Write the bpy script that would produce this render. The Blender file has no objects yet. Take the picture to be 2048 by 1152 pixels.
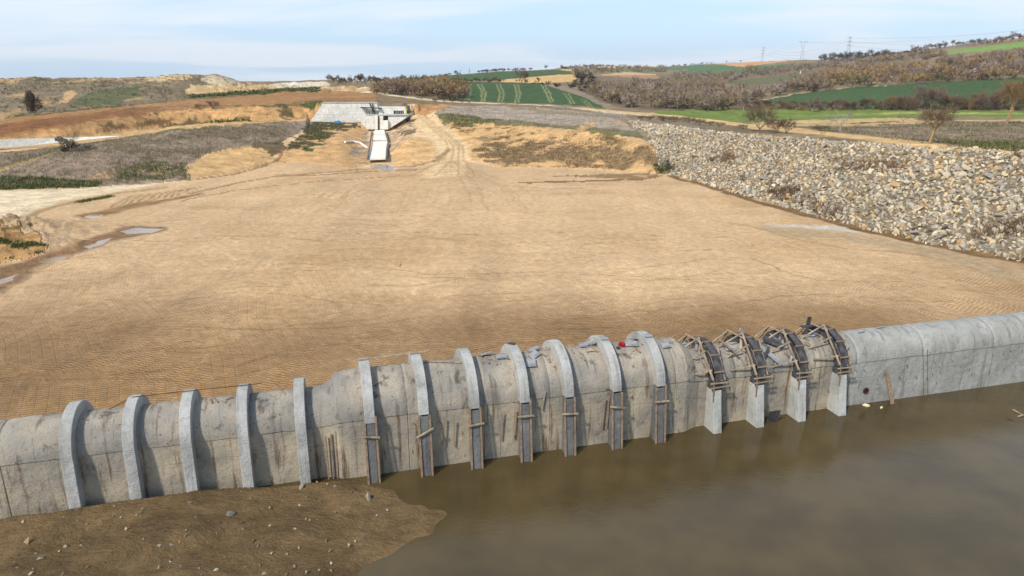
import bpy, bmesh, math, random
import numpy as np
from mathutils import Vector, Matrix
R = math.radians
S = bpy.context.scene
col = S.collection
rng = np.random.RandomState(7)
random.seed(7)

# ------------------------------------------------------------------ camera
F = 1400.0; CX = 1024.0; CY = 576.0; CAMZ = 17.0; PITCH = R(16.55)
cam_d = bpy.data.cameras.new('camera'); cam = bpy.data.objects.new('camera', cam_d); col.objects.link(cam)
cam.location = (0, 0, CAMZ); cam.rotation_euler = (R(90) - PITCH, 0, 0)
cam_d.sensor_width = 36; cam_d.lens = 36 * F / 2048; cam_d.clip_start = 0.5; cam_d.clip_end = 30000
S.camera = cam
# ------------------------------------------------------------------ light
SUN = Vector((-0.42, -0.55, 0.66)).normalized()
w = bpy.data.worlds.new('World'); S.world = w; w.use_nodes = True
nt = w.node_tree; N = nt.nodes; L = nt.links
N.clear()
out = N.new('ShaderNodeOutputWorld'); bg = N.new('ShaderNodeBackground'); sky = N.new('ShaderNodeTexSky')
sky.sky_type = 'NISHITA'; sky.sun_disc = False
sky.sun_elevation = math.asin(SUN.z); sky.sun_rotation = math.atan2(SUN.x, SUN.y)
sky.air_density = 0.9; sky.dust_density = 1.0; sky.ozone_density = 1.6; sky.altitude = 50
tc = N.new('ShaderNodeTexCoord'); sp = N.new('ShaderNodeSeparateXYZ')
L.new(tc.outputs['Generated'], sp.inputs[0])
# project the view direction on a high cloud layer: (x, y) / (z + .12)
ad = N.new('ShaderNodeMath'); ad.operation = 'MAXIMUM'; ad.inputs[1].default_value = 0.0; L.new(sp.outputs['Z'], ad.inputs[0])
a2 = N.new('ShaderNodeMath'); a2.operation = 'ADD'; a2.inputs[1].default_value = 0.10; L.new(ad.outputs[0], a2.inputs[0])
dx = N.new('ShaderNodeMath'); dx.operation = 'DIVIDE'; L.new(sp.outputs['X'], dx.inputs[0]); L.new(a2.outputs[0], dx.inputs[1])
dy = N.new('ShaderNodeMath'); dy.operation = 'DIVIDE'; L.new(sp.outputs['Y'], dy.inputs[0]); L.new(a2.outputs[0], dy.inputs[1])
cb = N.new('ShaderNodeCombineXYZ'); L.new(dx.outputs[0], cb.inputs[0]); L.new(dy.outputs[0], cb.inputs[1])
mp = N.new('ShaderNodeMapping'); mp.inputs['Scale'].default_value = (0.30, 0.55, 1); mp.inputs['Rotation'].default_value = (0, 0, R(12)); mp.inputs['Location'].default_value = (1.9, 3.55, 0)
L.new(cb.outputs[0], mp.inputs[0])
n1 = N.new('ShaderNodeTexNoise'); n1.inputs['Scale'].default_value = 1.1; n1.inputs['Detail'].default_value = 6; n1.inputs['Roughness'].default_value = 0.48; n1.inputs['Distortion'].default_value = 0.5
L.new(mp.outputs[0], n1.inputs['Vector'])
cr = N.new('ShaderNodeMapRange'); cr.inputs['From Min'].default_value = 0.42; cr.inputs['From Max'].default_value = 0.62; cr.interpolation_type = 'SMOOTHSTEP'
cr.inputs['To Min'].default_value = 0.0; cr.inputs['To Max'].default_value = 0.85
L.new(n1.outputs['Fac'], cr.inputs['Value'])
mx = N.new('ShaderNodeMix'); mx.data_type = 'RGBA'
hz = N.new('ShaderNodeMapRange'); hz.inputs['From Min'].default_value = -0.02; hz.inputs['From Max'].default_value = 0.35; hz.inputs['To Min'].default_value = 0.80; hz.inputs['To Max'].default_value = 0.35; L.new(sp.outputs['Z'], hz.inputs['Value'])
mh = N.new('ShaderNodeMix'); mh.data_type = 'RGBA'; L.new(hz.outputs[0], mh.inputs['Factor']); L.new(sky.outputs[0], mh.inputs['A']); mh.inputs['B'].default_value = (3.4, 4.75, 6.3, 1)
L.new(cr.outputs[0], mx.inputs['Factor']); L.new(mh.outputs['Result'], mx.inputs['A']); mx.inputs['B'].default_value = (5.3, 5.65, 6.15, 1)
L.new(mx.outputs['Result'], bg.inputs['Color']); bg.inputs['Strength'].default_value = 0.12
L.new(bg.outputs[0], out.inputs[0])
sd = bpy.data.lights.new('sun', 'SUN'); so = bpy.data.objects.new('sun', sd); col.objects.link(so)
sd.energy = 3.1; sd.angle = R(4.0); sd.color = (1.0, 0.955, 0.88)
so.rotation_euler = SUN.to_track_quat('Z', 'Y').to_euler(); so.location = (0, 0, 60)
S.view_settings.view_transform = 'Standard'; S.view_settings.look = 'None'; S.view_settings.exposure = 0.6; S.view_settings.gamma = 1

# ------------------------------------------------------------------ helpers
sP, cP = math.sin(PITCH), math.cos(PITCH)
def ray(px, py):
    "slope of the view ray: x/y and z/y"
    cx = (px - CX) / F; cy = (CY - py) / F
    d = cP + cy * sP
    return cx / d, (-sP + cy * cP) / d
def P(px, py, Y):
    a, t = ray(px, py); return np.array((a * Y, Y, CAMZ + t * Y))
def s2l(c):
    c = np.array(c, float) / 255.0
    return np.where(c <= 0.04045, c / 12.92, ((c + 0.055) / 1.055) ** 2.4)
_tab = rng.rand(8, 256, 256)
def vnoise(x, y, k=0):
    xi = np.floor(x).astype(int); yi = np.floor(y).astype(int); fx = x - xi; fy = y - yi
    fx = fx * fx * (3 - 2 * fx); fy = fy * fy * (3 - 2 * fy); T = _tab[k % 8]
    g = lambda i, j: T[(xi + i) & 255, (yi + j) & 255]
    return (g(0, 0) * (1 - fx) + g(1, 0) * fx) * (1 - fy) + (g(0, 1) * (1 - fx) + g(1, 1) * fx) * fy
def fbm(x, y, s, o=4, k=0, rough=0.5):
    "noise with feature size s metres, about -1..1"
    x = np.asarray(x, float) / s + 37.3 * k; y = np.asarray(y, float) / s + 11.7 * k
    r = 0; am = 1; tot = 0
    for i in range(o):
        r = r + am * (vnoise(x, y, k + i) * 2 - 1); tot += am; am *= rough
        x, y = (x * 0.8 - y * 0.6) * 2.03 + 5.1, (x * 0.6 + y * 0.8) * 2.03 + 9.7
    return r / tot * 1.6
def sstep(e0, e1, v):
    t = np.clip((v - e0) / (e1 - e0), 0, 1); return t * t * (3 - 2 * t)

def tag(o, label=None, cat=None, group=None, kind=None):
    if label: o['label'] = label
    if cat: o['category'] = cat
    if group: o['group'] = group
    if kind: o['kind'] = kind
    return o
def empty(name, loc=(0, 0, 0), rz=0):
    o = bpy.data.objects.new(name, None); col.objects.link(o); o.location = loc; o.rotation_euler = (0, 0, rz)
    o.empty_display_size = 0.3
    return o
def mesh_np(name, v, f, mat, parent=None, smooth=False, colors=None, loc=None):
    "v (n,3), f (m,k) all faces with k corners"
    v = np.asarray(v, np.float32); f = np.asarray(f, np.int32)
    me = bpy.data.meshes.new(name); k = f.shape[1]
    me.vertices.add(len(v)); me.vertices.foreach_set('co', v.ravel())
    me.loops.add(f.size); me.loops.foreach_set('vertex_index', f.ravel())
    me.polygons.add(len(f)); me.polygons.foreach_set('loop_start', np.arange(0, f.size, k, dtype=np.int32))
    me.polygons.foreach_set('loop_total', np.full(len(f), k, np.int32))
    me.polygons.foreach_set('use_smooth', np.full(len(f), smooth))
    if colors is not None:
        at = me.color_attributes.new('Col', 'FLOAT_COLOR', 'POINT')
        c = np.ones((len(v), 4), np.float32); c[:, :3] = colors; at.data.foreach_set('color', c.ravel())
    me.update(calc_edges=True)
    if mat: me.materials.append(mat)
    o = bpy.data.objects.new(name, me); col.objects.link(o)
    if parent: o.parent = parent
    if loc is not None: o.location = loc
    return o
class MB:
    "collects shapes, builds one mesh"
    def __init__(s): s.v = []; s.f = []; s.uv = []
    def add(s, vs, fs):
        b = len(s.v); s.v += [tuple(map(float, p)) for p in vs]; s.f += [tuple(b + i for i in q) for q in fs]
    def box(s, c, size, M=None):
        x, y, z = [k / 2 for k in size]
        vs = [Vector((i * x, j * y, k * z)) for i in (-1, 1) for j in (-1, 1) for k in (-1, 1)]
        if M is not None: vs = [M @ p for p in vs]
        vs = [p + Vector(c) for p in vs]
        s.add(vs, [(0, 1, 3, 2), (4, 6, 7, 5), (0, 4, 5, 1), (2, 3, 7, 6), (0, 2, 6, 4), (1, 5, 7, 3)])
    def beam(s, p0, p1, w, h=None, up=(0, 0, 1)):
        p0 = Vector(p0); p1 = Vector(p1); h = h or w; d = p1 - p0; ln = d.length
        if ln < 1e-6: return
        d.normalize(); up = Vector(up)
        if abs(d.dot(up)) > 0.98: up = Vector((1, 0, 0))
        sx = d.cross(up).normalized(); uz = sx.cross(d)
        M = Matrix((sx, d, uz)).transposed(); s.box((p0 + p1) / 2, (w, ln, h), M)
    def tube(s, p0, p1, r0, r1, n=6, cap=True):
        p0 = Vector(p0); p1 = Vector(p1); d = (p1 - p0).normalized(); up = Vector((0, 0, 1))
        if abs(d.z) > 0.95: up = Vector((1, 0, 0))
        a = d.cross(up).normalized(); b = d.cross(a); vs = []
        for p, r in ((p0, r0), (p1, r1)):
            for i in range(n):
                t = 2 * math.pi * i / n; vs.append(p + a * math.cos(t) * r + b * math.sin(t) * r)
        fs = [(i, (i + 1) % n, n + (i + 1) % n, n + i) for i in range(n)]
        if cap: fs += [tuple(range(n))[::-1], tuple(range(n, 2 * n))]
        s.add(vs, fs)
    def prism(s, poly, d):
        "poly list of 3-D points, extruded by vector d"
        n = len(poly); vs = [Vector(p) for p in poly] + [Vector(p) + Vector(d) for p in poly]
        s.add(vs, [tuple(range(n)), tuple(range(2 * n - 1, n - 1, -1))] + [(i, n + i, n + (i + 1) % n, (i + 1) % n) for i in range(n)])
    def build(s, name, mat, parent=None, smooth=False, bevel=0):
        me = bpy.data.meshes.new(name); me.from_pydata(s.v, [], s.f); me.update()
        bm = bmesh.new(); bm.from_mesh(me); bmesh.ops.recalc_face_normals(bm, faces=bm.faces)
        if bevel: bmesh.ops.bevel(bm, geom=bm.edges[:], offset=bevel, segments=1, affect='EDGES')
        bm.to_mesh(me); bm.free()
        for p in me.polygons: p.use_smooth = smooth
        me.materials.append(mat)
        o = bpy.data.objects.new(name, me); col.objects.link(o)
        if parent: o.parent = parent
        return o
def copy_tree(o, parent=None):
    c = o.copy(); col.objects.link(c); c.parent = parent
    for ch in [x for x in o.children]: copy_tree(ch, c)
    return c

# ------------------------------------------------------------------ materials
def mat_new(name, rough=0.9, spec=0.2):
    m = bpy.data.materials.new(name); m.use_nodes = True; nt = m.node_tree
    b = nt.nodes['Principled BSDF']; b.inputs['Roughness'].default_value = rough; b.inputs['Specular IOR Level'].default_value = spec
    return m, nt, b
def mat_noise(name, c1, c2, scale=3.0, rough=0.9, detail=6, bump=0.0, bdist=0.02, spec=0.2, stretch=(1, 1, 1), coord='Object'):
    m, nt, b = mat_new(name, rough, spec); N = nt.nodes; L = nt.links
    tc = N.new('ShaderNodeTexCoord'); mp = N.new('ShaderNodeMapping'); mp.inputs['Scale'].default_value = stretch
    L.new(tc.outputs[coord], mp.inputs[0])
    n = N.new('ShaderNodeTexNoise'); n.inputs['Scale'].default_value = scale; n.inputs['Detail'].default_value = detail; n.inputs['Roughness'].default_value = 0.6
    L.new(mp.outputs[0], n.inputs['Vector'])
    r = N.new('ShaderNodeMapRange'); r.inputs['From Min'].default_value = 0.35; r.inputs['From Max'].default_value = 0.65; L.new(n.outputs['Fac'], r.inputs['Value'])
    x = N.new('ShaderNodeMix'); x.data_type = 'RGBA'; x.inputs['A'].default_value = (*c1, 1); x.inputs['B'].default_value = (*c2, 1)
    L.new(r.outputs[0], x.inputs['Factor']); L.new(x.outputs['Result'], b.inputs['Base Color'])
    if bump:
        bp = N.new('ShaderNodeBump'); bp.inputs['Strength'].default_value = bump; bp.inputs['Distance'].default_value = bdist
        L.new(n.outputs['Fac'], bp.inputs['Height']); L.new(bp.outputs[0], b.inputs['Normal'])
    return m
def mat_attr(name, rough=0.95, nscale=2.0, amt=0.35, bump=0.0, bdist=0.05, spec=0.1):
    m, nt, b = mat_new(name, rough, spec); N = nt.nodes; L = nt.links
    at = N.new('ShaderNodeAttribute'); at.attribute_name = 'Col'
    tc = N.new('ShaderNodeTexCoord'); n = N.new('ShaderNodeTexNoise'); n.inputs['Scale'].default_value = nscale; n.inputs['Detail'].default_value = 6; n.inputs['Roughness'].default_value = 0.65
    L.new(tc.outputs['Object'], n.inputs['Vector'])
    r = N.new('ShaderNodeMapRange'); r.inputs['From Min'].default_value = 0.3; r.inputs['From Max'].default_value = 0.7
    r.inputs['To Min'].default_value = 1 - amt; r.inputs['To Max'].default_value = 1 + amt; L.new(n.outputs['Fac'], r.inputs['Value'])
    v = N.new('ShaderNodeVectorMath'); v.operation = 'SCALE'; L.new(at.outputs['Color'], v.inputs[0]); L.new(r.outputs[0], v.inputs['Scale'])
    L.new(v.outputs[0], b.inputs['Base Color'])
    if bump:
        bp = N.new('ShaderNodeBump'); bp.inputs['Strength'].default_value = bump; bp.inputs['Distance'].default_value = bdist
        L.new(n.outputs['Fac'], bp.inputs['Height']); L.new(bp.outputs[0], b.inputs['Normal'])
    return m

class G:
    "tiny helper for math node chains"
    def __init__(s, nt): s.N = nt.nodes; s.L = nt.links
    def m(s, op, a, b=None, c=None, clamp=False):
        n = s.N.new('ShaderNodeMath'); n.operation = op; n.use_clamp = clamp
        for i, v in enumerate((a, b, c)):
            if v is None: continue
            if isinstance(v, (int, float)): n.inputs[i].default_value = v
            else: s.L.new(v, n.inputs[i])
        return n.outputs[0]
    def noise(s, vec, scale, detail=4, rough=0.55, dist=0):
        n = s.N.new('ShaderNodeTexNoise'); n.inputs['Scale'].default_value = scale; n.inputs['Detail'].default_value = detail
        n.inputs['Roughness'].default_value = rough; n.inputs['Distortion'].default_value = dist; s.L.new(vec, n.inputs['Vector']); return n.outputs['Fac']
    def rng(s, v, a, b, c=0.0, d=1.0, smooth=True):
        n = s.N.new('ShaderNodeMapRange'); n.interpolation_type = 'SMOOTHSTEP' if smooth else 'LINEAR'
        for k, x in zip(('From Min', 'From Max', 'To Min', 'To Max'), (a, b, c, d)): n.inputs[k].default_value = x
        s.L.new(v, n.inputs['Value']); return n.outputs[0]
    def mix(s, f, a, b):
        n = s.N.new('ShaderNodeMix'); n.data_type = 'RGBA'
        for k, x in (('Factor', f), ('A', a), ('B', b)):
            if isinstance(x, (int, float)): n.inputs[k].default_value = x
            elif isinstance(x, tuple): n.inputs[k].default_value = (*x, 1)
            else: s.L.new(x, n.inputs[k])
        return n.outputs['Result']
    def mapping(s, vec, scale=(1, 1, 1), rot=(0, 0, 0), loc=(0, 0, 0)):
        n = s.N.new('ShaderNodeMapping'); n.inputs['Scale'].default_value = scale; n.inputs['Rotation'].default_value = rot; n.inputs['Location'].default_value = loc
        s.L.new(vec, n.inputs[0]); return n.outputs[0]

def ground_material():
    m, nt, b = mat_new('earth', 0.95, 0.1); g = G(nt); N = nt.nodes; L = nt.links
    tc = N.new('ShaderNodeTexCoord'); pos = tc.outputs['Object']
    at = N.new('ShaderNodeAttribute'); at.attribute_name = 'Col'
    tr = N.new('ShaderNodeAttribute'); tr.attribute_name = 'tread'
    wn = N.new('ShaderNodeTexNoise'); wn.inputs['Scale'].default_value = 0.05; wn.inputs['Detail'].default_value = 1; L.new(pos, wn.inputs['Vector'])
    wv = N.new('ShaderNodeVectorMath'); wv.operation = 'SCALE'; wv.inputs['Scale'].default_value = 3.0; L.new(wn.outputs['Color'], wv.inputs[0])
    pv = N.new('ShaderNodeVectorMath'); L.new(pos, pv.inputs[0]); L.new(wv.outputs[0], pv.inputs[1])
    def treads(ang, pitch, width, seed):
        v = g.mapping(pv.outputs[0], rot=(0, 0, R(ang)), loc=(seed * 3.1, seed * 1.7, 0))
        sx = N.new('ShaderNodeSeparateXYZ'); L.new(v, sx.inputs[0]); s_, t_ = sx.outputs['X'], sx.outputs['Y']
        tt = g.m('DIVIDE', t_, width); fl = g.m('FLOOR', tt); fr = g.m('FRACT', tt)
        rd = N.new('ShaderNodeTexWhiteNoise'); rd.noise_dimensions = '1D'; L.new(g.m('ADD', fl, seed * 11.3), rd.inputs['W'])
        ph = g.m('MULTIPLY', rd.outputs['Value'], 6.28)
        # chevron lean inside the strip
        che = g.m('MULTIPLY', g.m('ABSOLUTE', g.m('SUBTRACT', fr, 0.5)), g.m('MULTIPLY', g.m('SUBTRACT', rd.outputs['Value'], 0.5), 6.0)); jit = g.m('MULTIPLY', g.noise(v, 1.6, 3), 3.2)
        si = g.m('SINE', g.m('ADD', g.m('ADD', g.m('ADD', g.m('MULTIPLY', s_, 6.2832 / pitch), ph), che), jit))
        ed = g.rng(g.m('ABSOLUTE', g.m('SUBTRACT', fr, 0.5)), 0.40, 0.5, 1, 0.55)
        h = g.m('MULTIPLY', g.rng(si, -0.2, 0.8), ed)
        stripmask = g.rng(g.noise(g.mapping(v, scale=(0.10, 1.0 / width * 0.35, 1)), 1.0, 3), 0.30, 0.50)
        return g.m('MULTIPLY', h, stripmask)
    t1 = treads(84, 0.31, 0.66, 1); t2 = treads(104, 0.29, 0.58, 2); t3 = treads(50, 0.32, 0.70, 3); t4 = treads(67, 0.30, 0.62, 4)
    s1 = g.rng(g.noise(pos, 0.16, 4), 0.48, 0.52); s2 = g.rng(g.noise(g.mapping(pos, loc=(31, 7, 0)), 0.13, 4), 0.50, 0.54); s3 = g.rng(g.noise(g.mapping(pos, loc=(3, 77, 0)), 0.10, 4), 0.51, 0.55)
    def mixf(f, a, c): return g.m('ADD', g.m('MULTIPLY', a, g.m('SUBTRACT', 1.0, f)), g.m('MULTIPLY', c, f))
    tread = mixf(s3, mixf(s2, mixf(s1, t1, t2), t3), t4)
    clod = g.noise(pos, 6.0, 5, 0.65); mid = g.noise(pos, 1.3, 5, 0.6); fine = g.noise(pos, 22.0, 3, 0.6)
    tm = g.m('MULTIPLY', tread, tr.outputs['Fac'])
    wild = g.m('SUBTRACT', 1.0, g.m('MINIMUM', tr.outputs['Fac'], 1.0)); mott = g.noise(g.mapping(pos, scale=(.7, 1, 1.6)), 0.42, 9, 0.74, 0.4)
    h = g.m('ADD', g.m('MULTIPLY', tm, 0.12), g.m('ADD', g.m('ADD', g.m('MULTIPLY', mid, 0.10), g.m('MULTIPLY', clod, 0.06)), g.m('MULTIPLY', g.m('MULTIPLY', mott, wild), 1.1)))
    bp = N.new('ShaderNodeBump'); bp.inputs['Strength'].default_value = 0.85; bp.inputs['Distance'].default_value = 1.0
    L.new(h, bp.inputs['Height']); L.new(bp.outputs[0], b.inputs['Normal'])
    # crease shade painted in: colour darkens in the tread hollows; the rest is mottling
    k = g.rng(mid, 0.3, 0.7, 0.86, 1.12); k2 = g.rng(fine, 0.3, 0.7, 0.93, 1.06); k3 = g.rng(clod, 0.32, 0.6, 0.88, 1.04)
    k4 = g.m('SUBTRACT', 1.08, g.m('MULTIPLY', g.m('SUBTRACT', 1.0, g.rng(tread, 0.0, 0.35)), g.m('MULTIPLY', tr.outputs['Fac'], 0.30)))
    k5 = g.m('ADD', 1.0, g.m('MULTIPLY', wild, g.rng(mott, .34, .66, -.26, .20)))
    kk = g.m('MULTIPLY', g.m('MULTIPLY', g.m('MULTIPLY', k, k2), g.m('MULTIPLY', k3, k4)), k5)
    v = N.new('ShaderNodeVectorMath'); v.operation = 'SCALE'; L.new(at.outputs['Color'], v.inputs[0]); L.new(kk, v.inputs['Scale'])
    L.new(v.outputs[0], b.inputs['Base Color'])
    return m
M_GROUND = ground_material()

# ------------------------------------------------------------------ terrain feature lines
def Lz(pts):
    "points (px, py, z): where the view ray reaches height z"
    o = []
    for px, py, z in pts:
        a, t = ray(px, py); Y = (z - CAMZ) / t; o.append((a, Y, z))
    return o
def LY(pts):
    "points (px, py, Y)"
    o = []
    for px, py, Y in pts:
        a, t = ray(px, py); o.append((a, Y, CAMZ + t * Y))
    return o
def LW(pts):
    "points (a, Y, z)"
    return [tuple(p) for p in pts]
AX0, AXS = 35.1, 0.27              # culvert axis: Y = AX0 + AXS * x
def axisY(a): return AX0 / (1 - AXS * a)
lines = []
aa = np.linspace(-1.3, 1.3, 14)
lines.append(LW([(a, 6, -2.7) for a in aa]))
lines.append(LW([(a, axisY(a) - 0.6, -2.7) for a in aa]))
lines.append(LW([(a, axisY(a) + 0.3, 0.0) for a in aa]))
A = Lz([(0, 379, 0), (200, 373, 0), (380, 359, 0), (470, 346, 0), (560, 326, 0.3), (620, 320, 0.5), (700, 326, 0.3), (760, 336, 0), (830, 327, 0.3), (900, 320, 0.8), (940, 325, 0.6), (1000, 336, 0),
        (1150, 338, 0), (1340, 350, 0), (1420, 372, 0), (1500, 396, 0), (1600, 424, 0), (1700, 450, 0), (1850, 485, 0), (2048, 522, 0)]) + LW([(0.95, 55, 0), (1.3, 44, 0)])
C_rock = Lz([(1268, 246, 6.3), (1400, 257, 7.0), (1500, 266, 7.4), (1600, 276, 7.9), (1700, 283, 8.2), (1850, 293, 8.5), (2048, 306, 8.7)]) + LW([(0.95, 70, 8.8), (1.3, 57, 8.8)])
lines.append(A)
An = np.array(A); Cn = np.array(C_rock)
def lineat(Ln, a): Ln = np.array(Ln); return np.interp(a, Ln[:, 0], Ln[:, 1]), np.interp(a, Ln[:, 0], Ln[:, 2])
Bmid = []
for a in [0.235, 0.27, 0.32, 0.40, 0.5, 0.6, 0.72, 0.95, 1.3]:
    y0, z0 = lineat(A, a); y1, z1 = lineat(C_rock, a); Bmid.append((a, (y0 + y1) / 2, (z0 + z1) / 2))
B = Lz([(0, 312, 3.4), (100, 300, 4.2), (200, 283, 5.2), (330, 262, 6), (450, 250, 6.4), (560, 244, 6), (600, 243, 5.5), (660, 250, 4.2), (720, 262, 3.2), (740, 268, 3.0), (790, 266, 3.0), (815, 246, 4.8), (845, 234, 6.2), (870, 229, 7),
        (960, 243, 6), (1100, 255, 6), (1200, 263, 5.7), (1290, 290, 4.6)]) + LW(Bmid)
lines.append(B)
Cc = Lz([(0, 283, 3.3), (130, 277, 3.6), (205, 268, 4), (300, 258, 4), (410, 247, 4.6), (520, 243, 5.2), (610, 239, 5.2), (660, 240, 5.5), (700, 242, 5.0), (740, 250, 4.3), (790, 250, 4.3), (815, 236, 5.2), (845, 226, 6.6), (870, 217, 7.8),
         (960, 225, 7), (1100, 235, 6.8), (1200, 242, 6.4)]) + list(C_rock)
lines.append(Cc)
# flat crest behind the rocks, or a short bench elsewhere
ca = np.array([p[0] for p in Cc]); 
Dl = Lz([(0, 271, 5.2), (100, 256, 6.8), (205, 238, 8), (330, 222, 8.4), (410, 217, 9), (520, 213, 9.6), (630, 206, 10)]) + LY([(640, 206, 224.5), (755, 207, 224.5), (760, 214, 223), (826, 212, 224), (870, 208, 262),
         (1000, 212, 262), (1100, 217, 252), (1200, 226, 240)]) + LW([(0.165, 212, 6.2), (0.26, 185, 5.6), (0.325, 162, 5.5), (0.40, 142, 5.4), (0.47, 130, 5.3), (0.58, 118, 5.2), (0.72, 108, 5.0), (0.95, 92, 5), (1.3, 80, 5)])
lines.append(Dl)
El = LY([(0, 237, 235), (80, 229, 240), (200, 216, 252), (340, 203, 285), (480, 191, 325), (600, 181, 370), (700, 174, 400), (745, 176, 340), (820, 190, 310), (900, 202, 300), (1000, 206, 300), (1100, 209, 300), (1200, 217, 300),
         (1300, 222, 305), (1400, 222, 315), (1600, 221, 318), (1850, 222, 318), (2048, 223, 318)]) + LW([(1.3, 330, 4)])
lines.append(El)
Fl = LY([(0, 157, 330), (60, 154, 330), (130, 157, 335), (200, 155, 335), (300, 151, 350), (350, 150, 350), (430, 151, 360), (455, 157, 362), (480, 166, 365), (560, 170, 395), (640, 169, 420), (700, 169, 430), (760, 172, 420), (850, 178, 400), (880, 168, 440), (950, 167, 440), (1080, 169, 440), (1130, 178, 400), (1200, 200, 370),
         (1250, 205, 380), (1330, 200, 400), (1400, 202, 400), (1500, 196, 410), (1600, 184, 430), (1700, 174, 430), (1850, 164, 430), (2048, 153, 425)]) + LW([(1.3, 430, 30)])
lines.append(Fl)
Gl = LW([(-1.3, 480, 13), (-0.5, 500, 12.5)]) + LY([(560, 166, 520), (640, 164, 520), (700, 166, 520), (760, 164, 520), (860, 158, 560), (985, 160, 560), (1160, 150, 560), (1200, 172, 600), (1300, 170, 600), (1400, 175, 600), (1500, 165, 600), (1600, 152, 600), (1700, 148, 600), (1850, 138, 600), (2048, 110, 600)]) + LW([(1.3, 600, 48)])
lines.append(Gl)
Hl = LW([(-1.3, 800, 14), (-0.5, 800, 14)]) + LY([(560, 165.5, 820), (640, 165, 820), (700, 164, 820), (760, 160, 820), (860, 153, 760), (1000, 144, 760), (1100, 140, 760), (1130, 136, 800), (1200, 138, 860), (1300, 141, 900), (1400, 141, 900), (1500, 134, 860), (1600, 128, 860), (1650, 124, 800), (1700, 117, 780), (1760, 112, 780), (1850, 101, 780), (1950, 89, 780), (2048, 80, 780)]) + LW([(1.3, 760, 66)])
lines.append(Hl)
Il = LW([(-1.3, 1500, 14), (-0.5, 1500, 14)]) + LY([(560, 165, 1500), (700, 163.5, 1500), (860, 158, 1100), (1000, 147, 1000), (1100, 143, 1000), (1130, 133, 1200), (1200, 130.5, 1300), (1330, 130.5, 1300), (1400, 125, 1300), (1500, 121, 1300), (1560, 118.5, 1250), (1640, 121, 1200), (1700, 116, 980), (1760, 108, 980), (1850, 98, 950), (1950, 85, 950), (2048, 75, 950)]) + LW([(1.3, 900, 78)])
lines.append(Il)
lines.append(LW([(-1.3, 3000, 12), (-0.1, 3000, 12), (0.1, 2500, 40), (0.4, 2500, 50), (0.7, 2000, 60), (1.3, 2000, 60)]))
lines.append(LW([(-1.3, 6000, 0), (1.3, 6000, 0)]))

# ------------------------------------------------------------------ terrain grid
nc = 1240
acol = np.concatenate([np.linspace(-1.25, -0.9, 30)[:-1], np.linspace(-0.9, 0.9, nc), np.linspace(0.9, 1.25, 30)[1:]])
yr = [np.linspace(7, 24, 30)[:-1], 1 / np.linspace(1 / 24., 1 / 150., 470)[:-1], np.exp(np.arange(math.log(150), math.log(1000), 0.0072)), np.exp(np.linspace(math.log(1010), math.log(6000), 34))]
yrow = np.concatenate(yr)
GA, GY = np.meshgrid(acol, yrow); GX = GA * GY
LYs = []; LZs = []
for ln in lines:
    ln = np.array(sorted(ln)); LYs.append(np.interp(acol, ln[:, 0], ln[:, 1])); LZs.append(np.interp(acol, ln[:, 0], ln[:, 2]))
LYs = np.array(LYs); LZs = np.array(LZs)
for k in range(1, len(LYs)): LYs[k] = np.maximum(LYs[k], LYs[k - 1] + 0.3)
GZ = np.zeros_like(GX)
for j in range(len(acol)): GZ[:, j] = np.interp(yrow, LYs[:, j], LZs[:, j])
def blur(Z, n, m=None):
    for _ in range(n):
        Q = Z.copy(); Q[1:-1, 1:-1] = (Z[1:-1, 1:-1] * 4 + Z[:-2, 1:-1] * 2 + Z[2:, 1:-1] * 2 + Z[1:-1, :-2] * 2 + Z[1:-1, 2:] * 2 + Z[:-2, :-2] + Z[2:, 2:] + Z[:-2, 2:] + Z[2:, :-2]) / 16
        Z = Q if m is None else Z * (1 - m) + Q * m
    return Z
far = (GY > 150).astype(float) * (1 - ((GA > -0.274) & (GA < -0.13) & (GY < 240)))
GZ = blur(GZ, 10, far)
lo = (GY > 60).astype(float) * (1 - ((GA > -0.274) & (GA < -0.13) & (GY > 215) & (GY < 240)))
GZ = blur(GZ, 3, lo)
YA = np.interp(acol, An[:, 0], An[:, 1])[None, :] * np.ones_like(GY)
YB = LYs[4][None, :] * np.ones_like(GY); YC = LYs[5][None, :] * np.ones_like(GY); YE = LYs[7][None, :] * np.ones_like(GY)
hill = sstep(0, 25, GY - YA)
GZ += fbm(GX, GY, 9, 4, 1) * 0.12 * sstep(38, 48, GY) * (1 - hill)
GZ += hill * (fbm(GX, GY, 22, 4, 2) * 0.55 + fbm(GX, GY, 3.0, 4, 3) * 0.13) * np.where((GA > -0.274) & (GA < -0.13) & (GY > 185) & (GY < 228), 0.1, 1.0)
GZ += sstep(8, 30, GY - YA) * (1 - sstep(235, 300, GY)) * ((-np.abs(fbm(GX, GY, 7, 4, 6)) * .55 + .2) + (-np.abs(fbm(GX * .6, GY * 1.3, 3.0, 4, 2)) * .30 + .1)) * (GA < .24) * np.where((GA > -0.30) & (GA < -0.13) & (GY > 185) & (GY < 228), 0.0, 1.0)
GZ += sstep(230, 320, GY) * fbm(GX, GY, 60, 4, 4) * 1.0 + sstep(280, 350, GY) * (GA < -0.2) * (1 - sstep(420, 600, GY)) * (-np.abs(fbm(GX, GY, 24, 5, 5, .6)) * 3.4 + 0.9)
near = GY < (AX0 + AXS * GX - 2.2)
GZ += np.where(near, fbm(GX, GY, 5, 4, 6) * 0.3 + 1.0 * sstep(2, -16, GX + fbm(GX, GY, 8, 2, 1) * 4), 0)

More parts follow.
